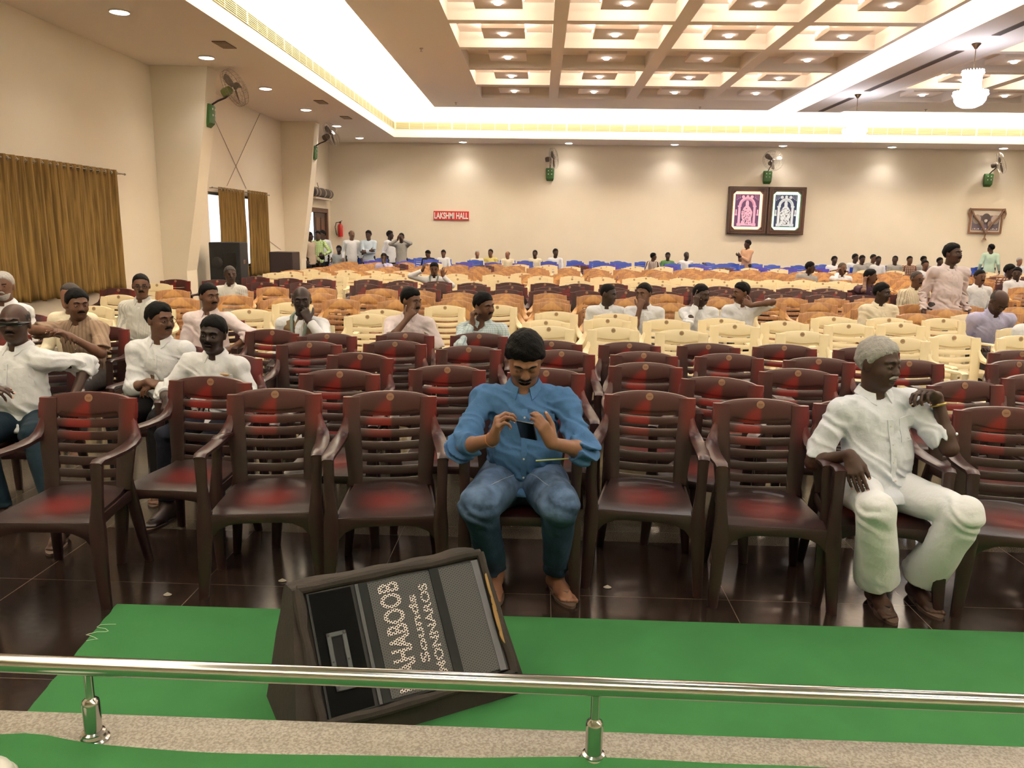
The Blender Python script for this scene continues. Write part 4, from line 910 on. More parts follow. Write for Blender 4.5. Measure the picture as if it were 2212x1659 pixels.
# ============================================================ CHAIRS (local frame: origin on the floor, facing -Y, back at +Y)
def chair_plastic(name, c_edge, c_dark, c_hot, style):
    g = NG(name, .34); X, Y, Z = g.sep(); b = g.noise(9, 3)
    ax = g.f('ABSOLUTE', X)
    if style == 'marble':
        # red wedge under the badge, to the sitter's right of centre, and a red pool on the seat
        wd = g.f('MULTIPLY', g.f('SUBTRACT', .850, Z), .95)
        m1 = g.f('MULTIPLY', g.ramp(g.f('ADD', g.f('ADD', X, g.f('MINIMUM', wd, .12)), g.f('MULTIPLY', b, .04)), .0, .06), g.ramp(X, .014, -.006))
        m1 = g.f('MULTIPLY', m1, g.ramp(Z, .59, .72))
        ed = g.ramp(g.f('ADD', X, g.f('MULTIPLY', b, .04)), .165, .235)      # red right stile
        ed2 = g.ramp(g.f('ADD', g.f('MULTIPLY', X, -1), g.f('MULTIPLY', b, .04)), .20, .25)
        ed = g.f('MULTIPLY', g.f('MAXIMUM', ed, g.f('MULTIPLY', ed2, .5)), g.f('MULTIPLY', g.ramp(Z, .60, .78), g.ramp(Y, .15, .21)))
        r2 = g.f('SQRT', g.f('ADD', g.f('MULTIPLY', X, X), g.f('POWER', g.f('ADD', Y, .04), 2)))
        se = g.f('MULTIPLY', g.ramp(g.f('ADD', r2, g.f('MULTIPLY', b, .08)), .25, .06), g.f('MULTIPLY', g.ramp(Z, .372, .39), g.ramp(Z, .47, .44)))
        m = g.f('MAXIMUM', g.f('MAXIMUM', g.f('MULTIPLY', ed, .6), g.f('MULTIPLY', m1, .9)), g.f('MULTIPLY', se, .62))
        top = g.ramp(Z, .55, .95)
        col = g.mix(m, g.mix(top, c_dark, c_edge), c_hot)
    else:
        wd = g.f('MULTIPLY', g.f('SUBTRACT', .870, Z), 1.25)
        m1 = g.f('MULTIPLY', g.ramp(g.f('SUBTRACT', g.f('ADD', wd, g.f('MULTIPLY', b, .05)), ax), .0, .02), g.ramp(g.f('SUBTRACT', g.f('SUBTRACT', wd, ax), .09), .03, .0))
        vein = g.noise(14, 6, stretch=(5, 1, .6))
        m = g.f('ADD', g.f('MULTIPLY', m1, .75), g.f('MULTIPLY', g.ramp(vein, .45, .65), .35))
        m = g.f('MINIMUM', m, 1)
        col = g.mix(m, g.mix(g.ramp(Z, .4, .92), c_dark, c_edge), c_hot)
    g.color(col); g.b.inputs['Specular IOR Level'].default_value = .45; return g.m
M_maroon = chair_plastic('maroon_marbled_plastic', (80, 40, 38), (44, 27, 25), (126, 33, 31), 'marble')
M_brown = chair_plastic('brown_woodgrain_plastic', (172, 126, 88), (138, 92, 58), (204, 156, 98), 'wood')
M_cream = mat('cream_plastic', (232, 216, 178), .34, spec=.45)
M_cream2 = mat('ivory_plastic', (226, 206, 160), .34, spec=.45)
M_blue = mat('blue_plastic', (44, 74, 168), .3, spec=.5)
M_violet = mat('violet_blue_plastic', (66, 58, 168), .3, spec=.5)
M_badge = mat('gold_badge', (150, 112, 86), .5); M_badge2 = mat('grey_brown_badge', (168, 140, 104), .5)
M_foot = mat('grey_foot_cap', (120, 112, 104), .6)

def yb(z):      # back plane: reclines
    return .175 + max(0, z - .40) * .165
def rsec(c, ax, ay, rx, ry, n=8, p=3.0):
    out = []
    for k in range(n):
        q = 2 * math.pi * (k + .5) / n; cq, sq = math.cos(q), math.sin(q)
        u = rx * math.copysign(abs(cq) ** (2 / p), cq); v = ry * math.copysign(abs(sq) ** (2 / p), sq)
        out.append(Vector(c) + Vector(ax) * u + Vector(ay) * v)
    return out
def chair_meshes(tw=.231, lod=0, round_top=False):
    """returns dict of MB parts; tw = half width of the top rail"""
    P = {}; ns = 8 if lod == 0 else 4; p = 3.0 if lod == 0 else 40.
    step = 1 if lod == 0 else 3
    back = MB(); ZTOP = .865
    iw = tw - .084                       # inner opening half width
    def ztop(x):
        a = abs(x) / tw
        return ZTOP - (.030 * a * a + .018 * a ** 8) if not round_top else ZTOP - .10 * a ** 2.6
    # top rail: lofted across x, from the opening's upper arc to the top arc
    secs = []; N = 14 if lod == 0 else 6
    for k in range(N + 1):
        x = -tw + 2 * tw * k / N
        zt = ztop(x); zl = .775 - .018 * (1 - (min(abs(x), iw) / iw) ** 2) if not round_top else .77
        if abs(x) >= iw + .001: zl = .74
        bow = .018 * (1 - (x / tw) ** 2)
        ym = yb((zt + zl) / 2) + bow; zc = (zt + zl) / 2; hz = (zt - zl) / 2
        ey = Vector((0, 1, -.0)); ez = Vector((0, .19, 1)).normalized()
        secs.append(rsec((x, ym, zc), ey, ez, .014, hz, ns, p if lod else 6.0))
    back.loft(secs)
    # stiles
    for s in (-1, 1):
        secs = []
        for z, xo, xi in ((.838, tw, iw), (.78, tw + .001, iw), (.70, tw - .001, iw - .002), (.64, tw - .002, iw - .006), (.56, tw - .010, iw - .010), (.47, tw - .020, iw - .012), (.405, tw - .026, iw - .012)):
            xm = (xo + xi) / 2 * s; hw = (xo - xi) / 2
            secs.append(rsec((xm, yb(z), z), (1, 0, 0), (0, 1, 0), hw, .015, ns, p if lod else 4.0))
        back.loft(secs)
    # seven slats, sagging and bowed back
    zs = [.722, .662, .602, .542, .482, .424] if lod == 0 else [.72, .655, .59, .52, .45]
    hh = .0210 if lod == 0 else .024
    # embossed lens panel under the top rail
    secs = []
    for k in range(9 if lod == 0 else 4):
        n_ = 8 if lod == 0 else 3
        x = -iw - .01 + (2 * iw + .02) * k / n_; bow = .018 * (1 - (x / tw) ** 2)
        secs.append(rsec((x, yb(.77) + bow + .004, .768 - .010 * (1 - (x / iw) ** 2)), (0, 1, 0), (0, .165, 1), .008, .020, ns, p))
    back.loft(secs)
    for z in zs:
        secs = []; n_ = 8 if lod == 0 else 3
        for k in range(n_ + 1):
            x = -iw - .012 + (2 * iw + .024) * k / n_; q = 1 - (x / iw) ** 2
            secs.append(rsec((x, yb(z) + .014 * q, z - .010 * q), (0, 1, 0), (0, .19, 1), .007, hh, ns, p))
        back.loft(secs)
    P['backrest'] = back
    # seat: a dished slab
    seat = MB(); nx, ny = (12, 9) if lod == 0 else (4, 4)
    def sp_(u, v):     # u -1..1, v 0 (front) .. 1 (back)
        y = -.235 + .43 * v; hw = .212 - .040 * v * v
        z = .405 - .012 * (1 - u * u) * math.sin(math.pi * min(1, v * 1.1)) - .030 * max(0, .12 - v) / .12 * .6 + .02 * max(0, v - .85) / .15
        return Vector((u * hw, y, z))
    top = [[sp_(-1 + 2 * i / nx, j / ny) for i in range(nx + 1)] for j in range(ny + 1)]
    vs = [q for r_ in top for q in r_] + [q - Vector((0, 0, .022)) for r_ in top for q in r_]; fs = []
    W = nx + 1; O = W * (ny + 1)
    for j in range(ny):
        for i in range(nx):
            a = j * W + i; fs.append((a, a + 1, a + W + 1, a + W)); fs.append((a + O, a + W + O, a + W + 1 + O, a + 1 + O))
    rim = [i for i in range(W)] + [j * W + nx for j in range(1, ny + 1)] + [ny * W + i for i in range(nx - 1, -1, -1)] + [j * W for j in range(ny - 1, 0, -1)]
    for k in range(len(rim)):
        a, b = rim[k], rim[(k + 1) % len(rim)]; fs.append((a, a + O, b + O, b))
    seat.add(vs, fs)
    # apron: front arch and side rails
    secs = []; n_ = 10 if lod == 0 else 4
    for k in range(n_ + 1):
        x = -.232 + .464 * k / n_; a = abs(x) / .232; hz = .022 + .045 * a ** 5
        secs.append(rsec((x, -.238, .388 - hz), (0, 1, 0), (0, 0, 1), .010, hz, ns, p))
    seat.loft(secs)
    for s in (-1, 1):
        seat.loft([rsec((s * .222, -.24, .363), (1, 0, 0), (0, 0, 1), .009, .028, ns, p), rsec((s * .208, .0, .372), (1, 0, 0), (0, 0, 1), .009, .022, ns, p), rsec((s * .195, .19, .372), (1, 0, 0), (0, 0, 1), .009, .028, ns, p)])
    P['seat'] = seat
    for s in (-1, 1):
        arm = MB(); secs = []
        pts = [((tw - .018), yb(.74) - .0, .745, .012, .012), ((tw - .012), yb(.70) - .004, .705, .020, .016), (.228, yb(.67) - .008, .672, .026, .018), (.236, yb(.65) - .028, .650, .031, .017), (.246, .10, .640, .034, .015), (.252, .0, .641, .034, .014), (.255, -.12, .649, .032, .013), (.255, -.200, .654, .029, .013), (.254, -.226, .644, .026, .012)]
        if lod: pts = pts[::2] + [pts[-1]] if len(pts) % 2 == 0 else pts[::2]
        for k, (x, y, z, hw, hz) in enumerate(pts):
            a = pts[max(0, k - 1)]; b = pts[min(len(pts) - 1, k + 1)]
            t = (Vector(b[:3]) - Vector(a[:3])); t.x = 0; t.normalize(); n_ = Vector((1, 0, 0)).cross(t)
            secs.append(rsec((s * x, y, z), (1, 0, 0), n_, hw, hz, ns, p))
        arm.loft(secs); P['armrest' + ('_r' if s > 0 else '_l')] = arm
        leg = MB()
        leg.loft([rsec((s * .253, -.214, .652), (1, 0, 0), (0, 1, 0), .026, .018, ns, p), rsec((s * .250, -.222, .52), (1, 0, 0), (0, 1, 0), .023, .018, ns, p), rsec((s * .244, -.230, .42), (1, 0, 0), (0, 1, 0), .028, .020, ns, p), rsec((s * .243, -.236, .35), (1, 0, 0), (0, 1, 0), .036, .022, ns, p), rsec((s * .252, -.246, .15), (1, 0, 0), (0, 1, 0), .028, .020, ns, p), rsec((s * .262, -.252, .0), (1, 0, 0), (0, 1, 0), .022, .018, ns, p)])
        P['leg_f' + ('r' if s > 0 else 'l')] = leg
        leg = MB()
        leg.loft([rsec((s * (tw - .05), yb(.48), .48), (1, 0, 0), (0, 1, 0), .022, .014, ns, p), rsec((s * .188, .188, .40), (1, 0, 0), (0, 1, 0), .030, .016, ns, p), rsec((s * .200, .212, .28), (1, 0, 0), (0, 1, 0), .028, .018, ns, p), rsec((s * .225, .262, 0), (1, 0, 0), (0, 1, 0), .020, .016, ns, p)])
        P['leg_b' + ('r' if s > 0 else 'l')] = leg
    return P
PART = {'backrest': 'backrest', 'seat': 'seat', 'armrest_l': 'armrest', 'armrest_r': 'armrest', 'leg_fl': 'leg', 'leg_fr': 'leg', 'leg_bl': 'leg', 'leg_br': 'leg'}
def make_chair(name, m, tw, badge):
    e = empty(name); ch = []
    for k, b in chair_meshes(tw, 0).items(): ch.append(b.build(PART[k], m, e, smooth=40))
    if badge:
        Mx = Matrix.Translation((0, yb(.836) + .018 - .0150, .836)) @ Matrix.Rotation(R(90) - math.atan(.165), 4, 'X')
        mb = MB().lathe([(.019, 0), (.019, .0025), (.0001, .003)], 20, Mx)
        ch.append(mb.build('badge', badge, e))
        d = MB()
        Mb = Mx @ Matrix.Translation((0, 0, .0032))
        for k in range(5): d.box(-.0105 + k * .0045, -.0075 + k * .0045, -.0022, .0022, 0, .0006, Mb)
        d.box(-.012, .012, .006, .0068, 0, .0005, Mb); d.box(-.012, .012, -.0068, -.006, 0, .0005, Mb)
        ch.append(d.build('badge_lettering', mat('badge_print', (110, 60, 40), .5), e, smooth=0))
    KIDS[name] = (e, ch); return e
def make_far(name, m, tw, badge, rt=False):
    all_ = MB()
    for k, b in chair_meshes(tw, 1, rt).items(): all_.add(b.v, b.f)
    mm = [m]
    if badge:
        all_.cur = 1; all_.lathe([(.02, 0), (.0001, .003)], 10, Matrix.Translation((0, yb(.836) + .0005, .836)) @ Matrix.Rotation(R(80), 4, 'X')); mm = [m, badge]
    return all_.build(name, mm, smooth=30)
PROTO = {}
for key, nm, m, tw, bd in (('M', 'maroon_plastic_chair', M_maroon, .231, M_badge), ('C', 'cream_plastic_chair', M_cream, .222, M_badge2), ('B', 'brown_plastic_chair', M_brown, .222, None)):
    PROTO[key] = (make_chair(nm, m, tw, bd), False)
    PROTO[key.lower()] = (make_far(nm, m, tw, bd), False)
PROTO['u'] = (make_far('blue_plastic_chair', M_blue, .23, None, True), False)
PROTO['v'] = (make_far('blue_plastic_chair', M_violet, .23, None, True), False)
USED = set(); N_CHAIR = [0]
def put_chair(kind, x, y, rz, label, group=None, tilt=0):
    p, _ = PROTO[kind]
    if kind not in USED: o = p; USED.add(kind)
    elif kind.isupper():
        o = p.copy(); COL.objects.link(o)
        for c in KIDS[p.name.split('.')[0]][1]:
            d = c.copy(); COL.objects.link(d); d.parent = o
    else: o = p.copy(); COL.objects.link(o)
    o.location = (x, y, 0); o.rotation_euler = (0, 0, rz); N_CHAIR[0] += 1
    tag(o, label, 'chair', group); return o
TOPZ = .865
def chair_from_top(kind, px, py, rz=0, label=None, group=None, dz=0):
    p = atz(px, py, TOPZ)
    # the top centre of the backrest sits .305 behind the chair's centre
    off = yb(TOPZ) + .018
    return put_chair(kind, p.x + off * math.sin(rz), p.y - off * math.cos(rz), rz, label, group)
COLN = {'M': 'maroon', 'C': 'cream', 'B': 'brown wood-look', 'U': 'blue'}
CAT = []
def rows(kind, where, pts):
    pts = sorted(pts, key=lambda q: q[0]); n = len(pts)
    for i, q in enumerate(pts):
        CAT.append((kind, q[0], q[1], q[2] if len(q) > 2 else 0, '%s %s plastic armchair %s' % (ordn(i, n), COLN[kind.upper()], where)))
G = []
# front row, each described on its own
FRONT = [('M', 195, 845, 3, 'maroon plastic armchair at the left end of the front row'),
 ('M', 458, 812, -4, 'maroon plastic armchair set back between the two leftmost front chairs'),
 ('M', 595, 838, 9, 'maroon plastic armchair left of the loudspeaker, darkest of the front row'),
 ('M', 843, 843, 8, 'maroon plastic armchair directly to the left of the man in blue'),
 ('M', 1128, 845, 1, 'maroon plastic armchair the man in the blue shirt sits on'),
 ('M', 1404, 843, -8, 'maroon plastic armchair directly to the right of the man in blue'),
 ('M', 1642, 860, -3, 'maroon plastic armchair directly to the left of the white-haired man'),
 ('M', 1860, 862, -6, 'maroon plastic armchair under the white-haired man in white'),
 ('M', 2172, 878, -12, 'maroon plastic armchair at the right end of the front row, cut by the frame')]
rows('M', 'in the second row, right behind the front chairs', [(735, 797), (967, 788), (1180, 795), (1412, 804), (1568, 819, -24), (1723, 795), (2092, 821, 8), (2226, 806, 5)])
rows('M', 'in the third row of maroon chairs', [(254, 727, -8), (682, 736), (836, 733.5), (1019, 746), (1214, 757), (1402, 762), (1582, 763), (1752, 771), (1963, 776, 4), (2198, 777, 6), (782, 760, -12), (455, 778, -14), (350, 775, -20)])
rows('M', 'in the maroon row just before the cream ones', [(81, 693, -10), (178, 705, -12), (400, 702, -5), (605, 711, -10), (710, 719.5), (869, 717), (1034, 713), (1183, 735), (1365, 740.6), (1534, 740.6), (1705, 743), (1852, 749), (2207, 756), (20, 712, -15)])
rows('C', 'in the first row of cream chairs', [(634, 689), (827, 699), (990, 697), (1175, 703.5), (1285, 704), (1432, 711), (1588, 698.4), (1726, 712), (1949, 729, 3), (2066, 722, 4), (2196, 724, 5)])
rows('C', 'in the second row of cream chairs', [(195, 675), (539, 667), (793, 678), (1194, 692), (1325, 683), (1433, 686), (1563, 689), (1700, 692.5), (1825, 698), (1919, 696), (2021, 694, 3), (391, 667)])
rows('C', 'in the third row of cream chairs', [(205, 660, -6), (634, 652), (823, 669), (967, 659), (1069, 657.6, 6), (1202, 672), (1327, 674), (1442, 676.5), (1572, 675), (1686, 682), (1800, 683), (1918, 685), (2028, 685, 3), (2129, 683.7, 4), (258, 636, -6)])
rows('B', 'in the nearest row of wood-look chairs', [(604, 644), (737, 645), (857, 648), (984, 648.6), (1089, 650), (1182, 651), (1249, 659), (1352, 645), (1444, 652), (1556, 644), (1670, 650), (1754, 653), (1774, 674), (1857, 670), (1989, 676.5), (2045, 667.5), (2164, 672), (391, 642)])
rows('B', 'in the second row of wood-look chairs', [(505, 637), (687, 632.5), (795, 635), (910, 637), (986, 641), (1096, 643), (1185, 644), (1280, 637), (1387, 638.5), (1441, 635), (1542, 638), (1708, 642.5), (1801, 643.5), (1872, 643), (1984, 657), (2087, 659), (2188, 663), (375, 625)])
rows('B', 'in the third row of wood-look chairs', [(494, 629.5), (590, 619), (694, 621), (827, 623), (917, 626.7), (986, 631), (1099, 634), (1187, 633), (1862, 652), (2021, 651)])
rows('m', 'in the nearest of the distant maroon rows', [(678, 615), (864, 617), (917, 621), (999.6, 626), (1099, 625), (1185, 626.7), (1265, 627.5), (1349, 628), (1434, 631), (1542, 634), (1576, 635), (1688, 635), (1779, 637), (1864, 637), (1953, 637), (2038, 639), (2193, 628), (257, 622)])
rows('m', 'in the middle one of the distant maroon rows', [(570, 609), (644, 610), (791, 613), (860, 608.6), (951, 611.5), (1037, 615), (1112, 616.5), (1172, 618), (1231, 616.5), (1346, 621), (1416, 621.6), (1479, 623), (1562, 625), (1641, 626.7), (1723, 627.5), (1804, 628), (1862, 624)])
rows('m', 'in the farthest of the distant maroon rows', [(380, 603), (470, 603.5), (553, 597), (627.5, 600.5), (691, 602), (796, 603), (876, 605), (949, 607), (1015, 610.6), (1117, 610), (1173, 610.6), (1248, 613), (1340, 612), (1417, 616), (1473, 618), (1548, 618), (1646, 621.6), (1703, 621.6), (1774, 622.5)])
rows('c', 'in the nearest distant cream row', [(340, 611.5), (726, 595), (800, 594.6), (876.5, 598.5), (940, 600), (989, 599.7), (1018, 606), (1075, 605), (1250, 605.6), (1301, 601), (1382, 609), (1433, 611.5), (1503, 612), (1578, 613), (1648, 614), (1704, 614), (1779, 616.5), (1847, 611.5)])
rows('c', 'in the middle distant cream row', [(592, 589), (634, 592), (697, 586), (757, 588), (845, 590), (909, 592), (1102, 596), (1167, 597), (1234, 598), (1300, 598), (1360, 599), (1434, 604), (1493, 604.7), (1569, 606), (1631, 607), (1702, 607), (1778, 609)])
rows('c', 'in the farthest distant cream row', [(644, 584.5), (678, 581), (749, 583), (806, 585), (866, 586), (988, 590), (1069, 591), (1119, 591), (1180, 594.6), (1237, 595.5), (1395, 598), (1483, 600.5), (1525, 600.5), (1609, 602), (1660, 604), (1730, 603.5), (1793, 605)])
rng = random.Random(3); FARC = []
def far_row(kind, D, x0, x1, where, sp=.66, skip=()):
    out = []; x = x0
    while x < x1:
        xx = x + rng.uniform(-.05, .05)
        if not any(a < xx < b for a, b in skip): out.append((xx, D + rng.uniform(-.1, .1), rng.uniform(-5, 5)))
        x += sp
    n = len(out)
    for i, (xx, yy, rz) in enumerate(out):
        kk = kind if isinstance(kind, str) else kind(xx)
        FARC.append([kk, xx, yy, R(rz), '%s %s chair %s' % (ordn(i, n), COLN.get(kk.upper(), 'blue'), where), where])
rB = [(15.0, 'in the nearest row behind the distant cream chairs'), (15.75, 'in the second row behind the distant cream chairs'), (16.5, 'in the third row behind the distant cream chairs'), (17.3, 'in the fourth row behind the distant cream chairs'), (18.1, 'in the fifth row behind the distant cream chairs')]
for D, wh in rB: far_row(lambda x: 'b' if x < 8.4 else rng.choice('mmb'), D, -4.9 + rng.uniform(0, .3), 13.2, wh, skip=((8.4, 9.2),) if D < 17 else ())
far_row(lambda x: rng.choice('ccmb'), 18.95, -4.8, 13.6, 'in the fifth row before the far wall', .70)
far_row(lambda x: rng.choice('ccm') if x > -1 else rng.choice('cbv'), 19.8, -4.8, 13.6, 'in the fourth row before the far wall', .72)
far_row('v', 20.9, -4.4, 7.6, 'in the third row before the far wall', .78, skip=((2.2, 3.0), (4.7, 5.5)))
far_row('u', 22.6, -5.3, 8.8, 'in the second row before the far wall', .70, skip=((-3.0, -1.9),))
far_row('u', 23.5, -3.6, 14.4, 'in the row along the far wall', .66, skip=((6.4, 7.8),))
# the nearer right-hand block
far_row('b', 13.6, 8.2, 12.6, 'of the right block, second row of wood-look chairs', .68)
far_row('b', 12.6, 8.0, 12.2, 'of the right block, nearest row of wood-look chairs', .68)
far_row('m', 14.3, 7.9, 12.6, 'of the right block, maroon row beyond the wood-look ones', .66)
far_row('c', 11.7, 8.0, 11.4, 'of the right block, cream row before the wood-look ones', .70)

ALL = []
for fixed, lst in ((True, FRONT), (False, CAT)):
    for k, px, py, rz, lb in lst:
        p = atz(px, py, TOPZ); off = yb(TOPZ) + .018
        if rz == 0 and not fixed: rz = max(-7, min(7, -4.5 * p.x)) * (1 if p.y < 9 else .4) + ((px * 7.3) % 6 - 3)
        a = R(rz)
        ALL.append([k, p.x + off * math.sin(a), p.y - off * math.cos(a), a, lb, None, fixed])
for k, x, y, a, lb, gr in FARC: ALL.append([k, x, y, a, lb, gr, False])
# every seated person gets the nearest free chair
taken = set(); EXTRA = []
for (sx, sy, fixed_) in sorted(SEATS, key=lambda q: q[1]):
    best = min((c for c in range(len(ALL)) if c not in taken), key=lambda c: math.hypot(ALL[c][1] - sx, (ALL[c][2] - sy) * .8)); taken.add(best); c = ALL[best]
    if math.hypot(c[1] - sx, c[2] - sy) > .9: nc = list(c); nc[4] = c[4]; ALL.append(nc); EXTRA.append(nc); taken.add(len(ALL) - 1); taken.discard(best); c = nc; c[4] = c[4].split(' ', 1)[1]
    if not c[6]: c[1], c[2], c[3], c[6] = sx, sy - .02, R(max(-6, min(6, -3 * sx))), True
EXTRA.sort(key=lambda c: c[1])
for k, c in enumerate(EXTRA): c[4] = '%s added %s' % (ordn(k), c[4].replace(' in the ', ', occupied, in the '))
PX = np.array([c[1] for c in ALL]); PY = np.array([c[2] for c in ALL]); FX = np.array([c[6] for c in ALL]); AX, AY = PX.copy(), PY.copy(); n_ = len(ALL)
iu = np.triu_indices(n_, 1)
for it in range(220):
    mv = ~FX; PX[mv] += (AX - PX)[mv] * .03; PY[mv] += (AY - PY)[mv] * .015
    dx = PX[None] - PX[:, None]; dy = PY[None] - PY[:, None]; ox = .565 - np.abs(dx); oy = .48 - np.abs(dy); hit = (ox > 0) & (oy > 0); np.fill_diagonal(hit, False)
    usex = ox < oy * .6; wt = np.where(FX[None] & FX[:, None], 0, np.where(FX[None], 1., np.where(FX[:, None], 0., .5)))
    sxn = np.where(dx == 0, np.sign(np.arange(n_)[None] - np.arange(n_)[:, None]), np.sign(dx)); syn = np.where(dy == 0, 1, np.sign(dy))
    PX -= (hit & usex).astype(float).__mul__(ox * sxn * wt).sum(1) * .7; PY -= (hit & ~usex).astype(float).__mul__(oy * syn * wt).sum(1) * .5
for i, c in enumerate(ALL): put_chair(c[0], float(PX[i]), min(float(PY[i]), YB - .34), c[3], c[4], c[5])
# ============================================================ THINGS ON THE WALLS AND THE FLOOR
def text_part(s, name, w_, h_, ext, m, parent, M):
    cu = bpy.data.curves.new(name, 'FONT'); cu.body = s; cu.extrude = .02; cu.offset = .03 if s[0] != 'L' else .028; cu.resolution_u = 3
    t = bpy.data.objects.new('tmp', cu); COL.objects.link(t); dg = bpy.context.evaluated_depsgraph_get()
    me = bpy.data.meshes.new_from_object(t.evaluated_get(dg)); bpy.data.objects.remove(t); bpy.data.curves.remove(cu)
    co = np.array([v.co[:] for v in me.vertices]); lo, hi = co.min(0), co.max(0)
    for v in me.vertices:
        c = (np.array(v.co) - lo) / np.maximum(hi - lo, 1e-6) - V(.5, .5, 0); v.co = M @ Vector((c[0] * w_, c[1] * h_, c[2] * ext))
    me.materials.clear(); me.materials.append(m)
    o = bpy.data.objects.new(name, me); COL.objects.link(o); o.parent = parent; return o
FACE_Y = Matrix.Rotation(R(90), 4, 'X')            # text in XY stands up, facing -Y
# ---- curtains
g = NG('golden_brown_curtain', .75, spec=.25); X, Y, Z = g.sep()
c1 = g.noise(16, 6, stretch=(1, 5, .12)); c2 = g.noise(2.2, 2, stretch=(1, 1, .3))
g.color(g.mix(g.f('ADD', g.f('MULTIPLY', g.ramp(c1, .35, .65), .65), g.f('MULTIPLY', c2, .3)), (88, 68, 34), (156, 124, 66)))
M_curt = g.m; nt = M_curt.node_tree; tr_ = nt.nodes.new('ShaderNodeBsdfTranslucent'); tr_.inputs[0].default_value = lin((180, 145, 70)); mx_ = nt.nodes.new('ShaderNodeMixShader'); mx_.inputs[0].default_value = .14
out_ = nt.nodes['Material Output']; nt.links.new(nt.nodes['Principled BSDF'].outputs[0], mx_.inputs[1]); nt.links.new(tr_.outputs[0], mx_.inputs[2]); nt.links.new(mx_.outputs[0], out_.inputs[0])
M_rod = mat('curtain_rod_metal', (150, 140, 128), .35, metal=.8)
def curtain(y0, y1, z0, z1, label, seed, pinch=()):
    mb = MB(); n = int((y1 - y0) * 46); m = 20; W_ = m + 1; vs = []; fs = []
    for i in range(n + 1):
        t = i / n; y = y0 + (y1 - y0) * t; ph = y * 2 * math.pi / .17 + 1.2 * math.sin(y * 1.7 + seed)
        for j in range(W_):
            u = j / m; z = z1 + (z0 - z1) * u + (.02 * math.sin(ph * .5) * u)
            amp = .030 + .016 * u + .012 * math.sin(y * 3.1 + seed)
            yy = y
            for (py, pz, pw) in pinch: yy += -pw * math.exp(-((z - pz) / .16) ** 2) * (1 if y > py else -1) * math.exp(-((y - py) / .14) ** 2)
            vs.append((XL + .11 + amp * math.sin(ph + .5 * u * math.sin(y * 5)) + .012 * noise.noise((y * 9, z * 1.5, seed)), yy, z))
    for i in range(n):
        for j in range(m): a = i * W_ + j; fs.append((a, a + 1, a + W_ + 1, a + W_))
    mb.add(vs, fs); e = mb.build('curtain', M_curt, smooth=80); so = e.modifiers.new('thickness', 'SOLIDIFY'); so.thickness = .003
    tag(e, label, 'curtain'); rg = MB(); k = int((y1 - y0) / .17)
    for i in range(k + 1):
        y = y0 + .05 + (y1 - y0 - .1) * i / max(k, 1)
        rg.tube([(XL + .11 + .026 * math.cos(a), y, z1 - .045 + .026 * math.sin(a)) for a in [2 * math.pi * q / 10 for q in range(10)]], .006, 5, closed=True)
    rg.build('eyelet', mat('eyelet_metal', (196, 180, 150), .3, metal=.8), e)
def rod(y0, y1, z, label):
    e = MB().tube([(XL + .11, y0, z), (XL + .11, y1, z)], .011, 10).build('curtain_rod', M_rod); tag(e, label, 'rod')
    for y in (y0 + .12, y1 - .06): MB().tube([(XL, y, z), (XL + .11, y, z)], .008, 8).build('bracket', M_rod, e)
    for y in (y0, y1): MB().lathe([(.001, -.02), (.014, -.015), (.018, 0), (.014, .015), (.001, .02)], 12, Matrix.Translation((XL + .11, y, z)) @ Matrix.Rotation(R(90), 4, 'X')).build('finial', M_rod, e)
curtain(6.75, 12.22, .69, 2.49, 'wide pleated golden brown curtain covering the near window at left', 1.0, ((11.3, .95, .05),))
rod(6.6, 12.42, 2.445, 'metal curtain rod over the near window')
curtain(16.08, 17.44, .56, 2.46, 'left-hand golden brown curtain on the far window, beside the bright gap', 4.0, ((17.6, 1.3, .03),))
curtain(17.68, 18.86, .60, 2.48, 'right-hand golden brown curtain on the far window', 7.0, ((17.5, 1.7, .04),))
rod(15.75, 19.05, 2.43, 'metal curtain rod over the far window')
# ---- door in the far left corner
M_wood = mat('dark_teak', (92, 62, 46), .5, noise_amt=.3, nscale=12); M_wood2 = mat('dark_walnut', (58, 38, 28), .45, noise_amt=.3, nscale=14)
y0, y1, _, z1 = DR
mb = MB(); mb.box(XL - .2, XL + .05, y0 - .10, y0, 0, z1 + .12); mb.box(XL - .2, XL + .05, y1, y1 + .12, 0, z1 + .12); mb.box(XL - .2, XL + .05, y0, y1, z1, z1 + .12)
dr = struct(mb.build('door_1', M_wood, smooth=0))
def leaf(yh, ang, w_, flip):
    M = Matrix.Translation((XL - .02, yh, 0)) @ Matrix.Rotation(R(ang), 4, 'Z'); mb = MB(); s_ = -1 if flip else 1
    a, b = (0, s_ * w_) if s_ > 0 else (-w_, 0)
    mb.box(-.02, .02, a, b, .02, z1 - .01, M); o = mb.build('door_leaf', M_wood2, dr, smooth=0)
    mb = MB()
    for z0_, z1_ in ((.15, .75), (.85, 1.35), (1.45, 2.0)):
        for q in (a + .1, (a + b) / 2 + .03): mb.box(.02, .034, q, q + w_ * .33, z0_, z1_, M)
    mb.build('raised_panel', M_wood, o, smooth=0)
leaf(y1, 0, 1.22, True); leaf(y0 + .02, 96, .85, False)
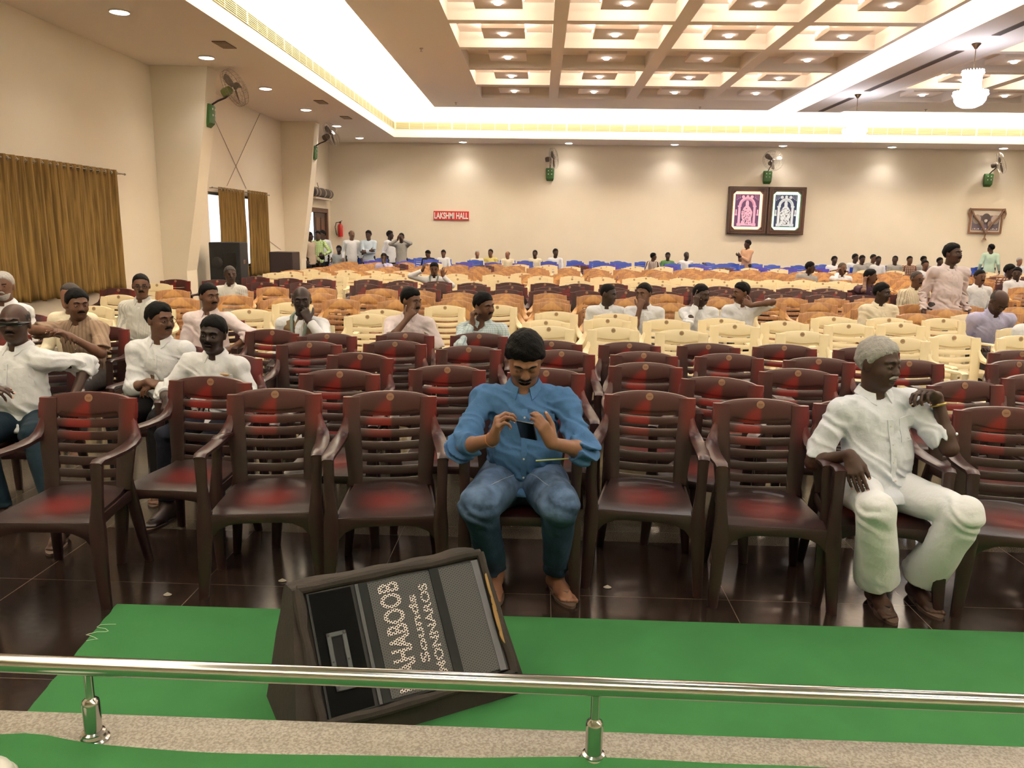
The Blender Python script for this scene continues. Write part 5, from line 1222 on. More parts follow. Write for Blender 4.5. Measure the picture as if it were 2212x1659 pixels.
# outside the door: yard, green and turquoise festival cloth and balloons
struct(MB().box(-20, XL - T, 4, 40, -.15, -.02).build('ground', mat('sunlit_yard', (196, 190, 178), .9), smooth=0))
mb = MB(); secs = []
for i in range(25):
    u = i / 24; secs.append([(-8.3 - .04 * math.sin(u * 20), 23.3 + 2.6 * u, 0.0), (-8.32 - .04 * math.sin(u * 20), 23.3 + 2.6 * u, 2.4 - .3 * math.sin(u * 9)), (-8.34, 23.3 + 2.6 * u, 2.4 - .3 * math.sin(u * 9)), (-8.34, 23.3 + 2.6 * u, 0)])
mb.loft(secs); tag(mb.build('festival_cloth', mat('turquoise_cloth', (110, 215, 205), .8)), 'pale turquoise cloth hanging outside the open door', 'cloth')
for k, (y, z) in enumerate(((23.9, 1.95), (24.15, 1.75), (23.75, 1.70), (24.6, 1.9))):
    bo = tag(MB().lathe([(.001, -.15), (.07, -.12), (.13, -.04), (.14, .04), (.10, .12), (.001, .15)], 20, Matrix.Translation((-8.0, y, z))).build('balloon', mat('green_balloon', (20, 150, 90), .3)), '%s green balloon of the bunch outside the open door' % ORD[k].replace('first', 'nearest'), 'balloon', 'green balloons outside the door'); MB().tube([(-8.0, y, z - .15), (-8.0, y, -.02)], .003, 4).build('string', mat('white_string', (220, 220, 220), .7), bo)
# ---- air curtain over the door
e = empty('air_curtain', (XL + .14, 23.5, 2.70), 0, 'dark ribbed cylindrical air curtain unit over the corner door', 'air curtain')
MY = Matrix.Rotation(R(90), 4, 'X')
MB().lathe([(.001, -.98), (.12, -.97), (.135, -.9), (.135, .9), (.12, .97), (.001, .98)], 24, MY).build('housing', mat('air_curtain_body', (66, 56, 52), .5), e)
mb = MB()
for c in (-.62, -.05, .52, .86): mb.lathe([(.14, c - .05), (.146, c - .04), (.146, c + .04), (.14, c + .05)], 24, MY, cap=False)
mb.build('band', mat('air_curtain_band', (156, 140, 128), .5), e)
MB().box(-.14, .10, -.9, .9, -.19, -.14).build('outlet', mat('air_curtain_outlet', (190, 176, 160), .5), e, smooth=0)
MB().tube([(-.10, .1, .14), (-.12, .12, .22), (-.135, .1, .30)], .008, 6).build('cord', mat('dark_cord', (60, 50, 46), .6), e)
# ---- fire extinguisher
e = empty('fire_extinguisher', (-6.27, YB - .10, 1.43), 0, 'red fire extinguisher hung on the back wall beside the door corner', 'fire extinguisher')
M_red = mat('extinguisher_red', (176, 34, 30), .3)
MB().lathe([(.001, 0), (.07, .005), (.078, .03), (.078, .33), (.06, .38), (.025, .40), (.022, .43), (.001, .43)], 24).build('cylinder', M_red, e)
MB().box(-.03, .03, -.02, .02, .43, .47).build('valve', mat('black_valve', (30, 30, 30), .4), e, smooth=0)
MB().tube([(-.02, 0, .45), (-.12, -.02, .44), (-.16, -.02, .30), (-.13, -.02, .12), (-.10, -.02, .04)], .012, 8).build('hose', mat('black_hose', (50, 40, 38), .6), e)
MB().tube([(0, 0, .47), (.06, -.02, .50), (.07, -.02, .49)], .008, 6).build('handle', mat('black_valve', (30, 30, 30), .4), e)
MB().box(-.05, .05, .07, .10, .2, .3).build('wall_hook', M_rod, e, smooth=0)
# ---- hall sign
p0 = atd(937, 456, YB); p1 = atd(1013, 476, YB); cx, cz = (p0.x + p1.x) / 2, (p0.z + p1.z) / 2; sw_, sh_ = p1.x - p0.x, .275
e = MB().box(-sw_ / 2, sw_ / 2, -.02, .02, -sh_ / 2, sh_ / 2).build('hall_sign', mat('sign_red', (178, 34, 34), .5), smooth=0, loc=(cx, YB - .022, cz)); tag(e, 'red name board with white capitals on the back wall', 'sign')
text_part('LAKSHMI HALL', 'lettering', sw_ * .96, sh_ * .72, .008, mat('sign_white', (240, 236, 230), .5), e, Matrix.Translation((0, -.028, 0)) @ FACE_Y)
# ---- wall fans
M_gbox = mat('green_fan_box', (58, 104, 46), .45); M_fan = mat('fan_grey_brown', (104, 92, 80), .4); M_wire = mat('fan_guard_wire', (150, 138, 122), .35, metal=.5)
def wall_fan(loc, wall_rz, head_rz, tilt, label, first_green=False):
    """local frame: wall at +Y, room towards -Y"""
    e = empty('wall_fan', loc, R(wall_rz), label, 'fan', 'wall fans with green boxes')
    mb = MB(); mb.loft([rsec((0, -.01, -.22), (1, 0, 0), (0, 1, 0), .10, .012, 8, 4), rsec((0, -.05, -.15), (1, 0, 0), (0, 1, 0), .125, .05, 8, 4), rsec((0, -.06, .12), (1, 0, 0), (0, 1, 0), .135, .06, 8, 4), rsec((0, -.05, .16), (1, 0, 0), (0, 1, 0), .125, .05, 8, 4)])
    bx = mb.build('regulator_box', M_gbox, e)
    mb = MB()
    for q in (-.05, .05):
        for z in (.08, -.02): mb.box(q - .013, q + .013, -.126, -.118, z - .016, z + .016)
    mb.build('knob', mat('fan_knob_white', (226, 226, 210), .4), bx, smooth=0)
    Hc = Vector((.0, -.42, .40)); Mh = Matrix.Translation(Hc) @ Matrix.Rotation(R(head_rz), 4, 'Z') @ Matrix.Rotation(R(tilt), 4, 'X')
    MB().tube([(0, -.08, .15), (0, -.2, .22), (0, -.33, .27), Hc + Vector((0, .02, -.08))], .016, 8).build('arm', mat('fan_arm_dark', (58, 40, 38), .5), e)
    MB().lathe([(.001, -.16), (.06, -.15), (.075, -.10), (.07, 0), (.04, .03), (.001, .03)], 18, Mh @ Matrix.Rotation(R(90), 4, 'X')).build('motor', mat('fan_motor_green', (120, 132, 70), .4) if first_green else M_fan, e)
    Rg = .31; g_ = MB()
    for rr, dp in ((Rg, .0), (Rg * .985, -.07), (Rg * .75, -.12), (Rg * .45, -.135), (Rg * .18, -.14), (Rg * .985, .05), (Rg * .75, .075), (Rg * .45, .085)):
        g_.tube([Mh @ Vector((rr * math.cos(a), -.08 + dp, rr * math.sin(a))) for a in [2 * math.pi * i / 28 for i in range(28)]], .0045 if rr == Rg else .0022, 4, closed=True)
    for i in range(26):
        a = 2 * math.pi * i / 26; ca, sa = math.cos(a), math.sin(a)
        g_.tube([Mh @ Vector((r_ * ca, -.08 + d_, r_ * sa)) for r_, d_ in ((.05, -.14), (Rg * .45, -.135), (Rg * .75, -.12), (Rg * .985, -.07), (Rg, 0), (Rg * .985, .05), (Rg * .7, .078), (.08, .085))], .0016, 3, cap=False)
    g_.build('guard', M_wire, e)
    for i in range(3):
        a = 2 * math.pi * i / 3 + .4; secs = []
        for r_, w_, tw in ((.04, .03, 50), (.12, .055, 38), (.20, .07, 28), (.27, .055, 20), (.285, .02, 18)):
            c = Mh @ Vector((r_ * math.cos(a), -.09, r_ * math.sin(a))); t1 = (Mh.to_3x3() @ Vector((-math.sin(a) * math.cos(R(tw)), math.sin(R(tw)), math.cos(a) * math.cos(R(tw))))) * w_; n1 = Mh.to_3x3() @ Vector((0, 1, 0)) * .003
            secs.append([c - t1 - n1, c - t1 + n1, c + t1 + n1, c + t1 - n1])
        mb = MB(); mb.loft(secs); mb.build('blade', M_fan, e, smooth=60)
    MB().lathe([(.001, -.03), (.035, -.02), (.04, .02), (.001, .03)], 14, Mh @ Matrix.Translation((0, -.10, 0)) @ Matrix.Rotation(R(90), 4, 'X')).build('hub', M_fan, e)
wall_fan((XL + .84, 13.93, 3.56), 90, -6, -22, 'wall fan with a green box on the near left column', True)
wall_fan((XL + .74, 20.62, 3.58), 90, -6, -22, 'wall fan with a green box on the far left column')
wall_fan((.245, YB, 3.44), 0, 78, -8, 'wall fan seen edge-on at the middle of the back wall')
wall_fan((6.85, YB, 3.44), 0, 8, -20, 'wall fan facing us above the two lit pictures')
wall_fan((13.44, YB, 3.44), 0, 58, -18, 'wall fan turned right above the garlanded picture')
# ---- the two lit pictures (generic temple-arch motifs)
def glow(name, rgb, es): return mat(name, rgb, .5, emit=rgb, es=es)
def lit_picture(xa, xb, z0, z1, label, bandm, art, relief, acc):
    w_, h_ = xb - xa, z1 - z0; e = empty('lit_picture', ((xa + xb) / 2, YB, (z0 + z1) / 2), 0, label, 'picture', 'pair of lit pictures in dark box frames')
    hw, hh = w_ / 2, h_ / 2; f_ = .14
    mb = MB(); mb.box(-hw, hw, -.04, 0, -hh, hh)
    mb.box(-hw, -hw + f_, -.17, -.04, -hh, hh); mb.box(hw - f_, hw, -.17, -.04, -hh, hh); mb.box(-hw + f_, hw - f_, -.17, -.04, -hh, -hh + f_); mb.box(-hw + f_, hw - f_, -.17, -.04, hh - f_, hh)
    for q in ((-1, -1), (-1, 1), (1, -1), (1, 1)):
        x, z = q[0] * (hw - f_), q[1] * (hh - f_); c = .09
        M = Matrix.Translation((0, -.04, 0)) @ Matrix.Rotation(R(90), 4, 'X'); mb.prism([(x, z), (x - q[0] * c, z), (x, z - q[1] * c)], 0, .13, M)
    o = mb.build('frame', M_wood2, e, smooth=0); bevel(o, .008)
    mb = MB(); t = .022
    for k in (.03, .10): mb.box(-hw + k, hw - k, -.182, -.168, hh - k - t, hh - k); mb.box(-hw + k, hw - k, -.182, -.168, -hh + k, -hh + k + t); mb.box(-hw + k, -hw + k + t, -.182, -.168, -hh + k, hh - k); mb.box(hw - k - t, hw - k, -.182, -.168, -hh + k, hh - k)
    mb.build('moulding', M_wood, e, smooth=0)
    iw, ih = hw - f_, hh - f_
    MB().box(-iw, iw, -.052, -.045, -ih, ih).build('light_band', bandm, e, smooth=0)
    mb = MB(); rr_ = random.Random(len(label))
    for k in range(34):
        z = -ih + .02 + (2 * ih - .04) * k / 34
        if rr_.random() < .75: mb.box(-iw + .004, -iw + .035, -.0545, -.052, z, z + rr_.uniform(.01, .03)); mb.box(-iw + .05 + k * .018, -iw + .06 + k * .018, -.0545, -.052, -ih + .008, -ih + .03)
    mb.build('coloured_strip', acc, e, smooth=0)
    aw, ah = iw - .085, ih - .085
    art_o = MB().box(-aw, aw, -.064, -.056, -ah, ah).build('artwork', art, e, smooth=0)
    mb = MB(); Y0, Y1 = -.072, -.064
    def pb(x0, x1, z0_, z1_): mb.box(x0, x1, Y0, Y1, z0_, z1_)
    rw = aw * .62
    for q in (-1, 1):
        pb(q * rw - .035 * 1, q * rw + .035, -ah + .05, ah * .25); pb(q * rw - .055, q * rw + .055, ah * .22, ah * .30); pb(q * rw - .06, q * rw + .06, -ah + .02, -ah + .10)
        pb(q * aw * .88 - .02, q * aw * .88 + .02, -.12, .03); pb(q * aw * .88 - .03, q * aw * .88 + .03, -.15, -.10)
        for k in range(3): x = q * (aw * .62 + k * .045); mb.tube([(x, -.068, ah - .01), (x, -.068, ah - .09 - .03 * k)], .004, 4); mb.tube([(x, -.068, ah - .09 - .03 * k), (x, -.068, ah - .12 - .03 * k)], .009, 5)
    arc = [(rw * math.cos(a), -.068, ah * .28 + rw * 1.05 * math.sin(a)) for a in [math.pi * i / 18 for i in range(19)]]
    mb.tube(arc, .032, 6); mb.tube([(p[0] * .8, p[1], ah * .28 + (p[2] - ah * .28) * .8) for p in arc], .012, 5)
    mb.lathe([(.001, 0), (.045, .004), (.001, .01)], 14, Matrix.Translation((0, -.066, ah * .86)) @ Matrix.Rotation(R(90), 4, 'X'))
    for q in (-1, 1): mb.lathe([(.001, 0), (.05, .004), (.001, .01)], 8, Matrix.Translation((q * .13, -.066, ah * .84)) @ Matrix.Rotation(R(90), 4, 'X'))
    mb.build('arch_relief', relief, art_o, smooth=0)
    mb = MB(); prof = [(.03, .30), (.05, .22), (.045, .14), (.10, .08), (.17, -.05), (.14, -.25), (.17, -.45), (.22, -.55)]; poly = [(x, z) for x, z in prof if z > -ah + .03] + [(.2, -ah + .03)]; poly = poly + [(-x, z) for x, z in poly[::-1]]
    mb.prism(poly, .064, .07, Matrix.Rotation(R(90), 4, 'X'))
    mb.build('ornamental_motif', relief, art_o, smooth=0)
    mb = MB()
    for k in range(60):
        x = rr_.uniform(-rw * .8, rw * .8); z = rr_.uniform(-ah + .06, ah * .15); mb.box(x - .012, x + .012, -.0745, -.0725, z - .008, z + .012)
    mb.build('dark_ornament', mat('picture_dark_ornament', (50, 44, 54), .6), art_o, smooth=0)
pa = atd(1577, 403, YB); pb_ = atd(1741, 404, YB); za = atd(1575, 505, YB).z; zb_ = pa.z; xm = (pa.x + pb_.x) / 2
lit_picture(pa.x - .05, xm - .01, za, zb_, 'left lit picture with a pinkish glowing border and violet panel', glow('pink_glow', (255, 190, 156), 1.0), mat('violet_panel', (66, 44, 72), .6, emit=(120, 70, 110), es=.25), mat('pink_relief', (214, 166, 186), .6, emit=(200, 140, 160), es=.35), glow('yellow_glow', (236, 180, 40), .9))
lit_picture(xm + .01, pb_.x - .02, za, zb_, 'right lit picture with a greenish white glowing border and blue panel', glow('green_glow', (206, 255, 196), 1.0), mat('navy_panel', (40, 44, 64), .6, emit=(50, 60, 100), es=.2), mat('silver_relief', (200, 204, 204), .6, emit=(170, 176, 180), es=.35), glow('lime_glow', (90, 220, 120), .9))
# ---- garlanded picture
pa = atd(2099, 450, YB); pb_ = atd(2171, 450, YB); pc = atd(2092, 504, YB); w_ = (pb_.x - pa.x) / 2; h_ = (pa.z - pc.z) / 2
e = empty('garlanded_picture', ((pa.x + pb_.x) / 2 - .05, YB - .02, (pa.z + pc.z) / 2), 0, 'small brown-framed picture with a garland on the back wall at right', 'picture')
mb = MB(); f_ = .05
mb.box(-w_, w_, -.04, .0, h_ - f_, h_); mb.box(-w_, w_, -.04, 0, -h_, -h_ + f_); mb.box(-w_, -w_ + f_, -.04, 0, -h_ + f_, h_ - f_); mb.box(w_ - f_, w_, -.04, 0, -h_ + f_, h_ - f_)
mb.build('frame', mat('brown_gilt_frame', (120, 84, 60), .45), e, smooth=0)
MB().box(-w_ + f_, w_ - f_, -.015, .0, -h_ + f_, h_ - f_).build('mount', mat('pale_mount', (196, 184, 170), .6), e, smooth=0)
MB().box(-w_ + f_ + .04, w_ - f_ - .04, -.020, -.015, -h_ + f_ + .04, h_ - f_ - .16).build('print', mat('dusky_print', (96, 84, 96), .6, noise_amt=.5, nscale=7), e, smooth=0)
for k, (x, z, r_, c) in enumerate(((-.30, .05, .12, (150, 134, 122)), (0, .06, .14, (70, 58, 58)), (.0, .02, .06, (210, 204, 200)), (.30, .04, .12, (160, 144, 134)), (-.15, -.08, .08, (110, 94, 86)), (.15, -.09, .08, (120, 100, 90)))):
    MB().lathe([(r_, 0), (r_ * .8, .004), (.001, .006)], 16, Matrix.Translation((x * w_ / .55, -.020 - .001 * k, z)) @ Matrix.Rotation(R(90), 4, 'X') @ Matrix.Diagonal((1, 1.2, 1, 1))).build('painted_shape', mat('print_tone_%d' % k, c, .6), e)
mb = MB()
for k in range(14):
    if k in (4, 9): continue
    x = -.38 + k * .055; mb.box(x, x + .035, -.0235, -.0205, -h_ + f_ + .07, -h_ + f_ + .085 + .02 * (k % 2))
mb.build('caption', mat('caption_white', (214, 206, 200), .6), e, smooth=0)
mb = MB()
for q in (-1, 1): mb.tube([(q * (w_ - .01), -.06, h_ - .02), (q * w_ * .72, -.065, .12), (q * w_ * .4, -.07, -.05), (0, -.07, -h_ + .02)], [.028, .026, .024, .022], 8)
mb.tube([(0, -.06, -h_ + .03), (0, -.06, -h_ - .14)], [.03, .02], 8); mb.tube([(-.0, -.06, -h_ - .13), (0, -.06, -h_ - .20)], [.03, .07], 8)
for q in (-1, 1): mb.tube([(q * w_, -.05, h_ - .0), (q * (w_ + .05), -.05, h_ - .16), (q * (w_ + .02), -.05, h_ - .30)], [.034, .032, .015], 8)
tag(mb.build('garland', mat('dried_garland', (116, 88, 70), .9, noise_amt=.5, nscale=60, bump=.8, bscale=90)), 'dried flower garland draped over the brown-framed picture', 'garland').location = e.location
# ---- chandeliers in the central strip
M_cry = mat('chandelier_glow_glass', (250, 252, 255), .2, emit=(238, 242, 255), es=7.5); M_bead = mat('crystal_bead', (245, 246, 250), .1, emit=(240, 240, 250), es=2.2); M_brass = mat('dark_brass', (96, 74, 50), .35, metal=.7)
for k, (x, y) in enumerate(CHAND):
    e = empty('chandelier', (x, y, ZC - .035), 0, ('%s glowing crystal chandelier hanging from the central strip' % ('nearer of the two', 'farther of the two')[k]), 'chandelier', 'crystal chandeliers of the hall')
    MB().lathe([(.07, 0), (.075, -.012), (.035, -.06), (.02, -.085), (.001, -.09)], 20).build('canopy', M_brass, e)
    MB().tube([(0, 0, -.08), (.004, 0, -.25), (0, 0, -.42)], .006, 6).build('cord', M_brass, e)
    mb = MB(); prof = [(.02, -.44), (.15, -.445), (.155, -.50), (.145, -.62), (.165, -.74), (.245, -.775), (.255, -.84), (.245, -.92), (.20, -.985), (.11, -1.03), (.001, -1.045)]
    mb.lathe(prof, 18); b = mb.build('crystal_body', M_cry, e, smooth=0)
    mb = MB()
    for r_, z, n, sz in ((.162, -.435, 22, .013), (.172, -.475, 22, .012), (.262, -.775, 30, .014), (.272, -.82, 30, .012)):
        for i in range(n):
            a = 2 * math.pi * i / n; c = Vector((r_ * math.cos(a), r_ * math.sin(a), z)); s_ = sz
            mb.add([c + Vector(v) * s_ for v in ((0, 0, 1.3), (1, 0, 0), (0, 1, 0), (-1, 0, 0), (0, -1, 0), (0, 0, -1.8))], [(0, 1, 2), (0, 2, 3), (0, 3, 4), (0, 4, 1), (5, 2, 1), (5, 3, 2), (5, 4, 3), (5, 1, 4)])
    tag(mb.build('bead_fringe', M_bead, b, smooth=0), kind='stuff')
# ---- small vents in the soffit, sprinklers, switch plates, cables
for k, (x, y) in enumerate(((-4.71, 12.15), (-4.70, 17.3), (-4.73, 19.6))):
    e = MB().box(-.10, .10, -.22, .22, -.012, 0).build('soffit_vent', mat('vent_dark', (104, 88, 80), .7), smooth=0, loc=(x, y, ZS)); tag(e, '%s small louvred vent in the soffit above the left wall' % ('nearest', 'middle', 'farthest')[k], 'vent', 'small soffit vents')
    mb = MB()
    for q in range(7): mb.box(-.095, .095, -.20 + q * .063, -.18 + q * .063, -.018, -.010)
    mb.build('louver', mat('vent_louver', (176, 156, 140), .6), e, smooth=0)
for k, (px, py) in enumerate(((910, 104), (985, 221), (1512, 231), (2000, 236))):
    p = atz(px, py, ZC); e = MB().lathe([(.035, 0), (.035, -.015), (.012, -.02), (.01, -.05), (.03, -.055), (.001, -.06)], 12).build('sprinkler', mat('sprinkler_metal', (170, 152, 136), .4), loc=p); tag(e, '%s small ceiling sprinkler on the slab border, from the left' % ORD[k], 'sprinkler', 'ceiling sprinklers')
for k, (y, z) in enumerate(((12.30, 1.49), (12.30, 1.33))):
    e = MB().box(0, .014, -.10, .10, -.055, .055).build('switch_plate', mat('switch_white', (228, 220, 200), .4), smooth=0, loc=(XL, y, z)); tag(e, '%s cream switch plate on the left wall beside the near curtain' % ('upper', 'lower')[k], 'switch')
    MB().box(.014, .018, -.07, -.02, -.03, .03).build('rocker', mat('switch_rocker', (214, 206, 188), .4), e, smooth=0)
def wall_wire(a, b, label, x=XL + .012, r=.005):
    pts = [Vector((x, a[0] + (b[0] - a[0]) * t, a[1] + (b[1] - a[1]) * t + -.05 * math.sin(math.pi * t) * 0)) for t in np.linspace(0, 1, 8)]
    tag(MB().tube(pts, r, 5).build('wall_wire', mat('thin_brown_wire', (128, 96, 84), .6)), label, 'wire')
wall_wire((15.95, 4.05), (17.85, 2.52), 'thin wire slanting down to the right between the two left columns')
wall_wire((18.95, 4.28), (16.75, 2.52), 'thin wire slanting down to the left between the two left columns')
wall_wire((18.75, 1.48), (20.05, 1.13), 'thin cable running from the far curtain down to the dark box loudspeaker')
# ---- the two loudspeakers at the left wall
M_spk = mat('black_speaker_carpet', (14, 13, 14), .75, bump=.3, bscale=300); M_spk2 = mat('dark_brown_speaker', (46, 34, 34), .6)
p0 = atd(447, 523, 15.0); p1 = atd(512, 523, 15.0)
e = empty('tall_loudspeaker', ((p0.x + p1.x) / 2, 15.3, 0), R(6), 'tall black loudspeaker cabinet in front of the far curtained window', 'speaker'); hw = (p1.x - p0.x) / 2; ht = p0.z
bevel(MB().box(-hw, hw, -.28, .28, .0, ht).build('cabinet', M_spk, e, smooth=0), .015)
MB().box(-hw + .03, hw - .03, -.295, -.28, .06, ht * .48).build('grille', mat('speaker_grille_black', (22, 20, 21), .5), e, smooth=0)
MB().box(-.02, hw - .08, -.292, -.28, ht * .62, ht * .86).build('horn', mat('speaker_horn_black', (8, 8, 8), .3), e, smooth=0)
mb = MB(); mb.lathe([(.10, 0), (.11, .012), (.09, .02), (.03, .01), (.001, .012)], 24, Matrix.Translation((-hw * .5, -.28, ht * .72)) @ Matrix.Rotation(R(90), 4, 'X')); mb.build('tweeter', mat('speaker_tweeter', (30, 28, 28), .4), e)
MB().box(hw - .004, hw + .006, -.08, .08, ht * .7, ht * .76).build('handle', M_steel, e, smooth=0)
p0 = atd(581, 544, 17.3); p1 = atd(632, 544, 17.3)
e = empty('box_loudspeaker', ((p0.x + p1.x) / 2, 17.55, 0), R(-2), 'dark brown box loudspeaker standing before the far left column', 'speaker'); hw = (p1.x - p0.x) / 2; ht = p0.z
bevel(MB().box(-hw, hw, -.25, .25, 0, ht).build('cabinet', M_spk2, e, smooth=0), .015)
MB().box(-hw + .03, hw - .03, -.262, -.25, .08, ht - .05).build('grille', mat('brown_speaker_grille', (52, 38, 38), .7), e, smooth=0)
# ---- stage monitor in its torn cover
g = NG('dusty_canvas_cover', .9); g.color(g.mix(g.noise(7, 6), (34, 29, 25), (60, 51, 43))); g.bump(g.noise(60, 4), .35, .006); M_canv = g.m
def holes(name, base, hole):
    g = NG(name, .45); X, Y, Z = g.sep(); s_ = 1 / .0094
    def dots(ox, oy):
        a = g.f('SUBTRACT', g.f('FRACT', g.f('ADD', g.f('MULTIPLY', X, s_ * .62), ox)), .5); b = g.f('SUBTRACT', g.f('FRACT', g.f('ADD', g.f('MULTIPLY', Y, s_), oy)), .5)
        a = g.f('MULTIPLY', a, 1 / .62); return g.f('SQRT', g.f('ADD', g.f('MULTIPLY', a, a), g.f('MULTIPLY', b, b)))
    d = g.f('MINIMUM', dots(0, 0), dots(.5, .5)); g.color(g.mix(g.ramp(d, .33, .42), hole, base)); return g.m
M_gr1 = holes('perforated_grey_grille', (62, 62, 61), (3, 3, 3)); M_gr2 = holes('white_paint_on_grille', (226, 216, 210), (14, 13, 13))
u_ = Vector((.548, .324, 0)).normalized(); ang_u = math.degrees(math.atan2(u_.y, u_.x))
mon = empty('stage_monitor', (-.655, 2.240, .009), R(ang_u), 'black wedge stage monitor in a torn dusty cover lying on the green carpet', 'speaker')
W_ = .665; A0 = (0, .085); A1 = (.265, .425)                      # face from front-bottom to back-top in (y, z)
fu = Vector((1, 0, 0)); fv = Vector((0, A1[0] - A0[0], A1[1] - A0[1])); FL = fv.length; fv.normalize(); fn = fu.cross(fv) * 1.0
if fn.y > 0: fn = -fn
O_ = Vector((0, A0[0], A0[1])); MF = Matrix((fu, fv, fn)).transposed().to_4x4(); MF.translation = O_ - fn * .012      # face coordinates: x along, y up the face, z out
def FM(x=0, y=0, z=0): return MF @ Matrix.Translation((x, y, z))
prof = [(-.012, 0), (-.012, .075), (.262, .438), (.285, .447), (.365, .43), (.385, .405), (.395, .0)]
mb = MB(); secs = []; nx = 26
for i in range(nx + 1):
    x = -.028 + (W_ + .056) * i / nx; e_ = 1 - .02 * (abs(2 * i / nx - 1) ** 6); sec = []
    P_ = []
    for a, b in zip(prof, prof[1:] + prof[:1]):
        for q in range(5): P_.append((a[0] + (b[0] - a[0]) * q / 5, a[1] + (b[1] - a[1]) * q / 5))
    for (y, z) in P_:
        nn = noise.noise((x * 9, y * 9, z * 9)) * .009 if z > .01 else 0
        fx = -.028 + (W_ + .056) * i / nx + (.03 * (1 - z / .44) * (1 if i > nx / 2 else -2.6) if i in (0, nx) else 0)
        sec.append(Vector((fx, y * e_ + nn, max(0, z * e_ + nn * (1 if y > .2 else .4)))))
    secs.append(sec)
mb.loft(secs); cover = mb.build('cover', M_canv, mon, smooth=50)
# cut the face out: a dark front baffle sits proud of the canvas, framed by the folded hem
MB().box(.012, W_ - .004, .012, FL - .012, .020, .034, MF).build('baffle', mat('baffle_black', (9, 10, 10), .6), mon, smooth=0)
mb = MB()
hem = [(-.012, -.004), (W_ + .012, -.006), (W_ + .010, FL + .010), (-.014, FL + .008)]
for k in range(4):
    a, b = Vector((*hem[k], .03)), Vector((*hem[(k + 1) % 4], .03)); pts = []
    for t in np.linspace(0, 1, 14): q = a.lerp(b, t); q += Vector((noise.noise((t * 5, k, 0)) * .010, noise.noise((t * 5, k, 3)) * .010, noise.noise((t * 6, k, 7)) * .010)); pts.append(MF @ q)
    mb.tube(pts, [.017 + .006 * noise.noise((t * 4, k, 5)) for t in np.linspace(0, 1, 14)], 8)
mb.build('hem', M_canv, mon)
hb = MB().box(.020, .165, .016, FL - .016, .034, .036, MF).build('horn_section', mat('horn_black', (5, 6, 6), .8, spec=.1), mon, smooth=0)
mb = MB(); x0, x1, y0_, y1_ = .050, .118, .085, .275; t = .016
for a, b, c, d in ((x0, x1, y0_, y0_ + t), (x0, x1, y1_ - t, y1_), (x0, x0 + t, y0_, y1_), (x1 - t, x1, y0_, y1_)): mb.box(a, b, c, d, .036, .044, MF)
hp = mb.build('handle_plate', mat('grey_handle_plate', (58, 62, 64), .5), mon, smooth=0); bevel(hp, .003)
MB().box(x0 + t, x1 - t, y0_ + t, y1_ - t, .036, .039, MF).build('handle_recess', mat('recess_gloss', (6, 6, 7), .6, spec=.2), mon, smooth=0)
for sx in (x0 + .008, x1 - .008):
    for sy in (y0_ + .008, y1_ - .008, (y0_ + y1_) / 2): MB().lathe([(.0035, 0), (.003, .002), (.001, .002)], 8, FM(sx, sy, .044)).build('screw', mat('screw_dark', (20, 20, 20), .4), hp)
MB().box(.178, .190, .014, FL - .014, .034, .043, MF).build('edge_strip', mat('grey_edge_strip', (56, 58, 60), .5), mon, smooth=0)
def grille_panel(x0, x1):
    o = MB().box(0, x1 - x0, 0, FL - .040, 0, .006).build('grille', M_gr1, mon, smooth=0); o.matrix_local = FM(x0, .020, .036); return o
g1 = grille_panel(.222, .455); g2 = grille_panel(.490, .625)
MB().box(.192, .222, .014, FL - .014, .034, .040, MF).build('brace', mat('grey_brace', (26, 28, 27), .6, spec=.2), mon, smooth=0)
MB().box(.455, .490, .014, FL - .014, .034, .046, MF).build('brace', mat('grey_brace', (26, 28, 27), .6, spec=.2), mon, smooth=0)
MB().box(.625, .650, .014, FL - .014, .034, .044, MF).build('edge_rail', mat('pale_grey_rail', (80, 80, 86), .5), mon, smooth=0)
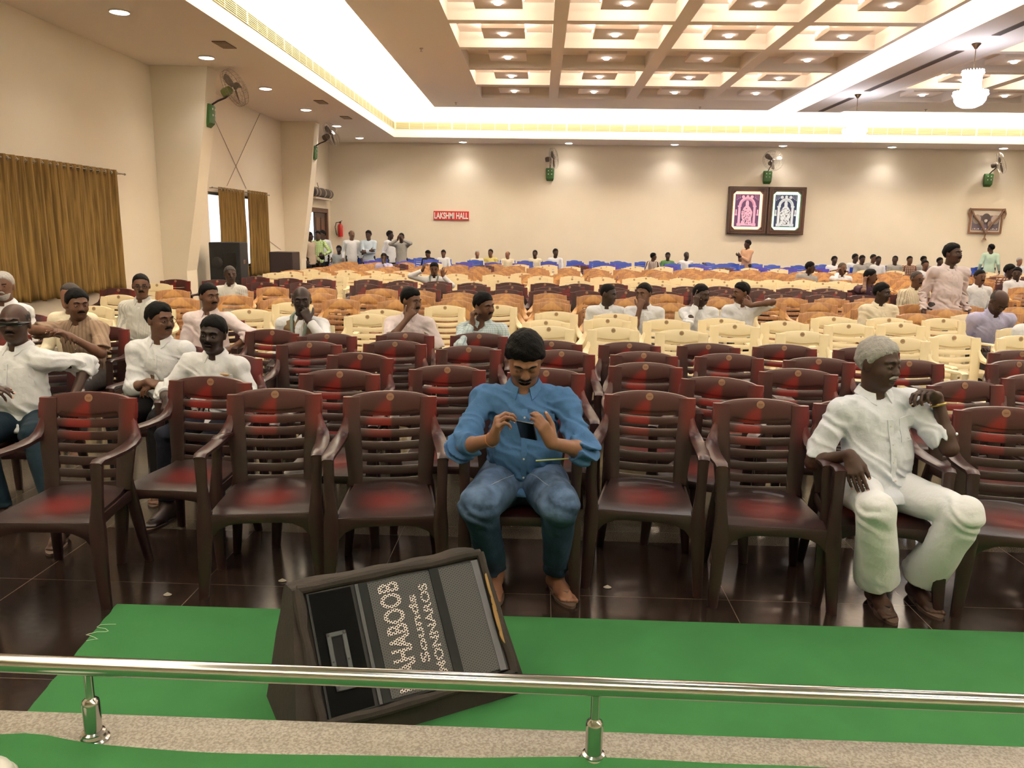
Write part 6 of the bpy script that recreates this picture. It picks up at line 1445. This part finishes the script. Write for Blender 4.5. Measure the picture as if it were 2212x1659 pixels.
# painted letters: they run up the face, tops to the left
TR_ = Matrix.Rotation(R(90), 4, 'Z'); gl_ = FL - .040
text_part('MAHABOOB', 'painted_name', gl_ - .02, .078, .001, M_gr2, g1, Matrix.Translation((.070, gl_ / 2, .0070)) @ TR_)
text_part('Sounds', 'painted_script', gl_ * .60, .034, .001, M_gr2, g1, Matrix.Translation((.145, gl_ * .52, .0070)) @ TR_)
text_part('MONNAROS', 'painted_line', gl_ * .80, .034, .001, M_gr2, g1, Matrix.Translation((.195, gl_ * .50, .0070)) @ TR_)
# torn side with tan patches showing
mb = MB()
for k, (y, z, a, b) in enumerate(((.10, .0, .03, .02), (.16, .01, .05, .014), (.22, -.005, .03, .02), (.28, .0, .05, .016))):
    pl = [(a * math.cos(q) * (1 + .25 * noise.noise((q, k, 0))), b * math.sin(q) * (1 + .25 * noise.noise((q, k, 4)))) for q in [2 * math.pi * i / 12 for i in range(12)]]
    mb.prism([(x + y, z_ + z) for x, z_ in pl], 0, .003, MF @ Matrix.Translation((W_ + .004, .03, .045)) @ Matrix.Rotation(R(90), 4, 'Z') @ Matrix.Rotation(R(38), 4, 'X'))
mb.build('torn_patch', mat('tan_torn_patch', (150, 118, 70), .9), mon, smooth=0)
# ---- scraps and the pale thing at the lower left
for k, (px, py) in enumerate(((362, 1284), (610, 1254), (1312, 1268))):
    p = atz(px, py, .004); mb = MB(); n = 9; vs = [(.02 * math.cos(2 * math.pi * i / n) * (1 + .5 * noise.noise((i, k, 0))), .014 * math.sin(2 * math.pi * i / n) * (1 + .5 * noise.noise((i, k, 5))), .006 * abs(noise.noise((i, k, 9)))) for i in range(n)] + [(0, 0, .012)]
    mb.add(vs, [(i, (i + 1) % n, n) for i in range(n)]); tag(mb.build('paper_scrap', mat('grey_paper', (150, 142, 130), .8), loc=(p.x, p.y, .003)), '%s crumpled pale scrap on the dark floor, from the left' % ORD[k], 'litter', 'scraps on the floor')
e = empty('white_cap', (-1.375, 1.685, .281), 0, 'pale round object on the stage carpet cut by the lower left corner', 'cap')
MB().lathe([(.085, 0), (.086, .010), (.078, .026), (.055, .040), (.02, .047), (.001, .048)], 28).build('crown', mat('off_white_plastic', (206, 204, 194), .5), e)
MB().lathe([(.089, 0), (.093, .003), (.089, .008), (.085, .006)], 28).build('rim', mat('off_white_rim', (186, 184, 174), .5), e)
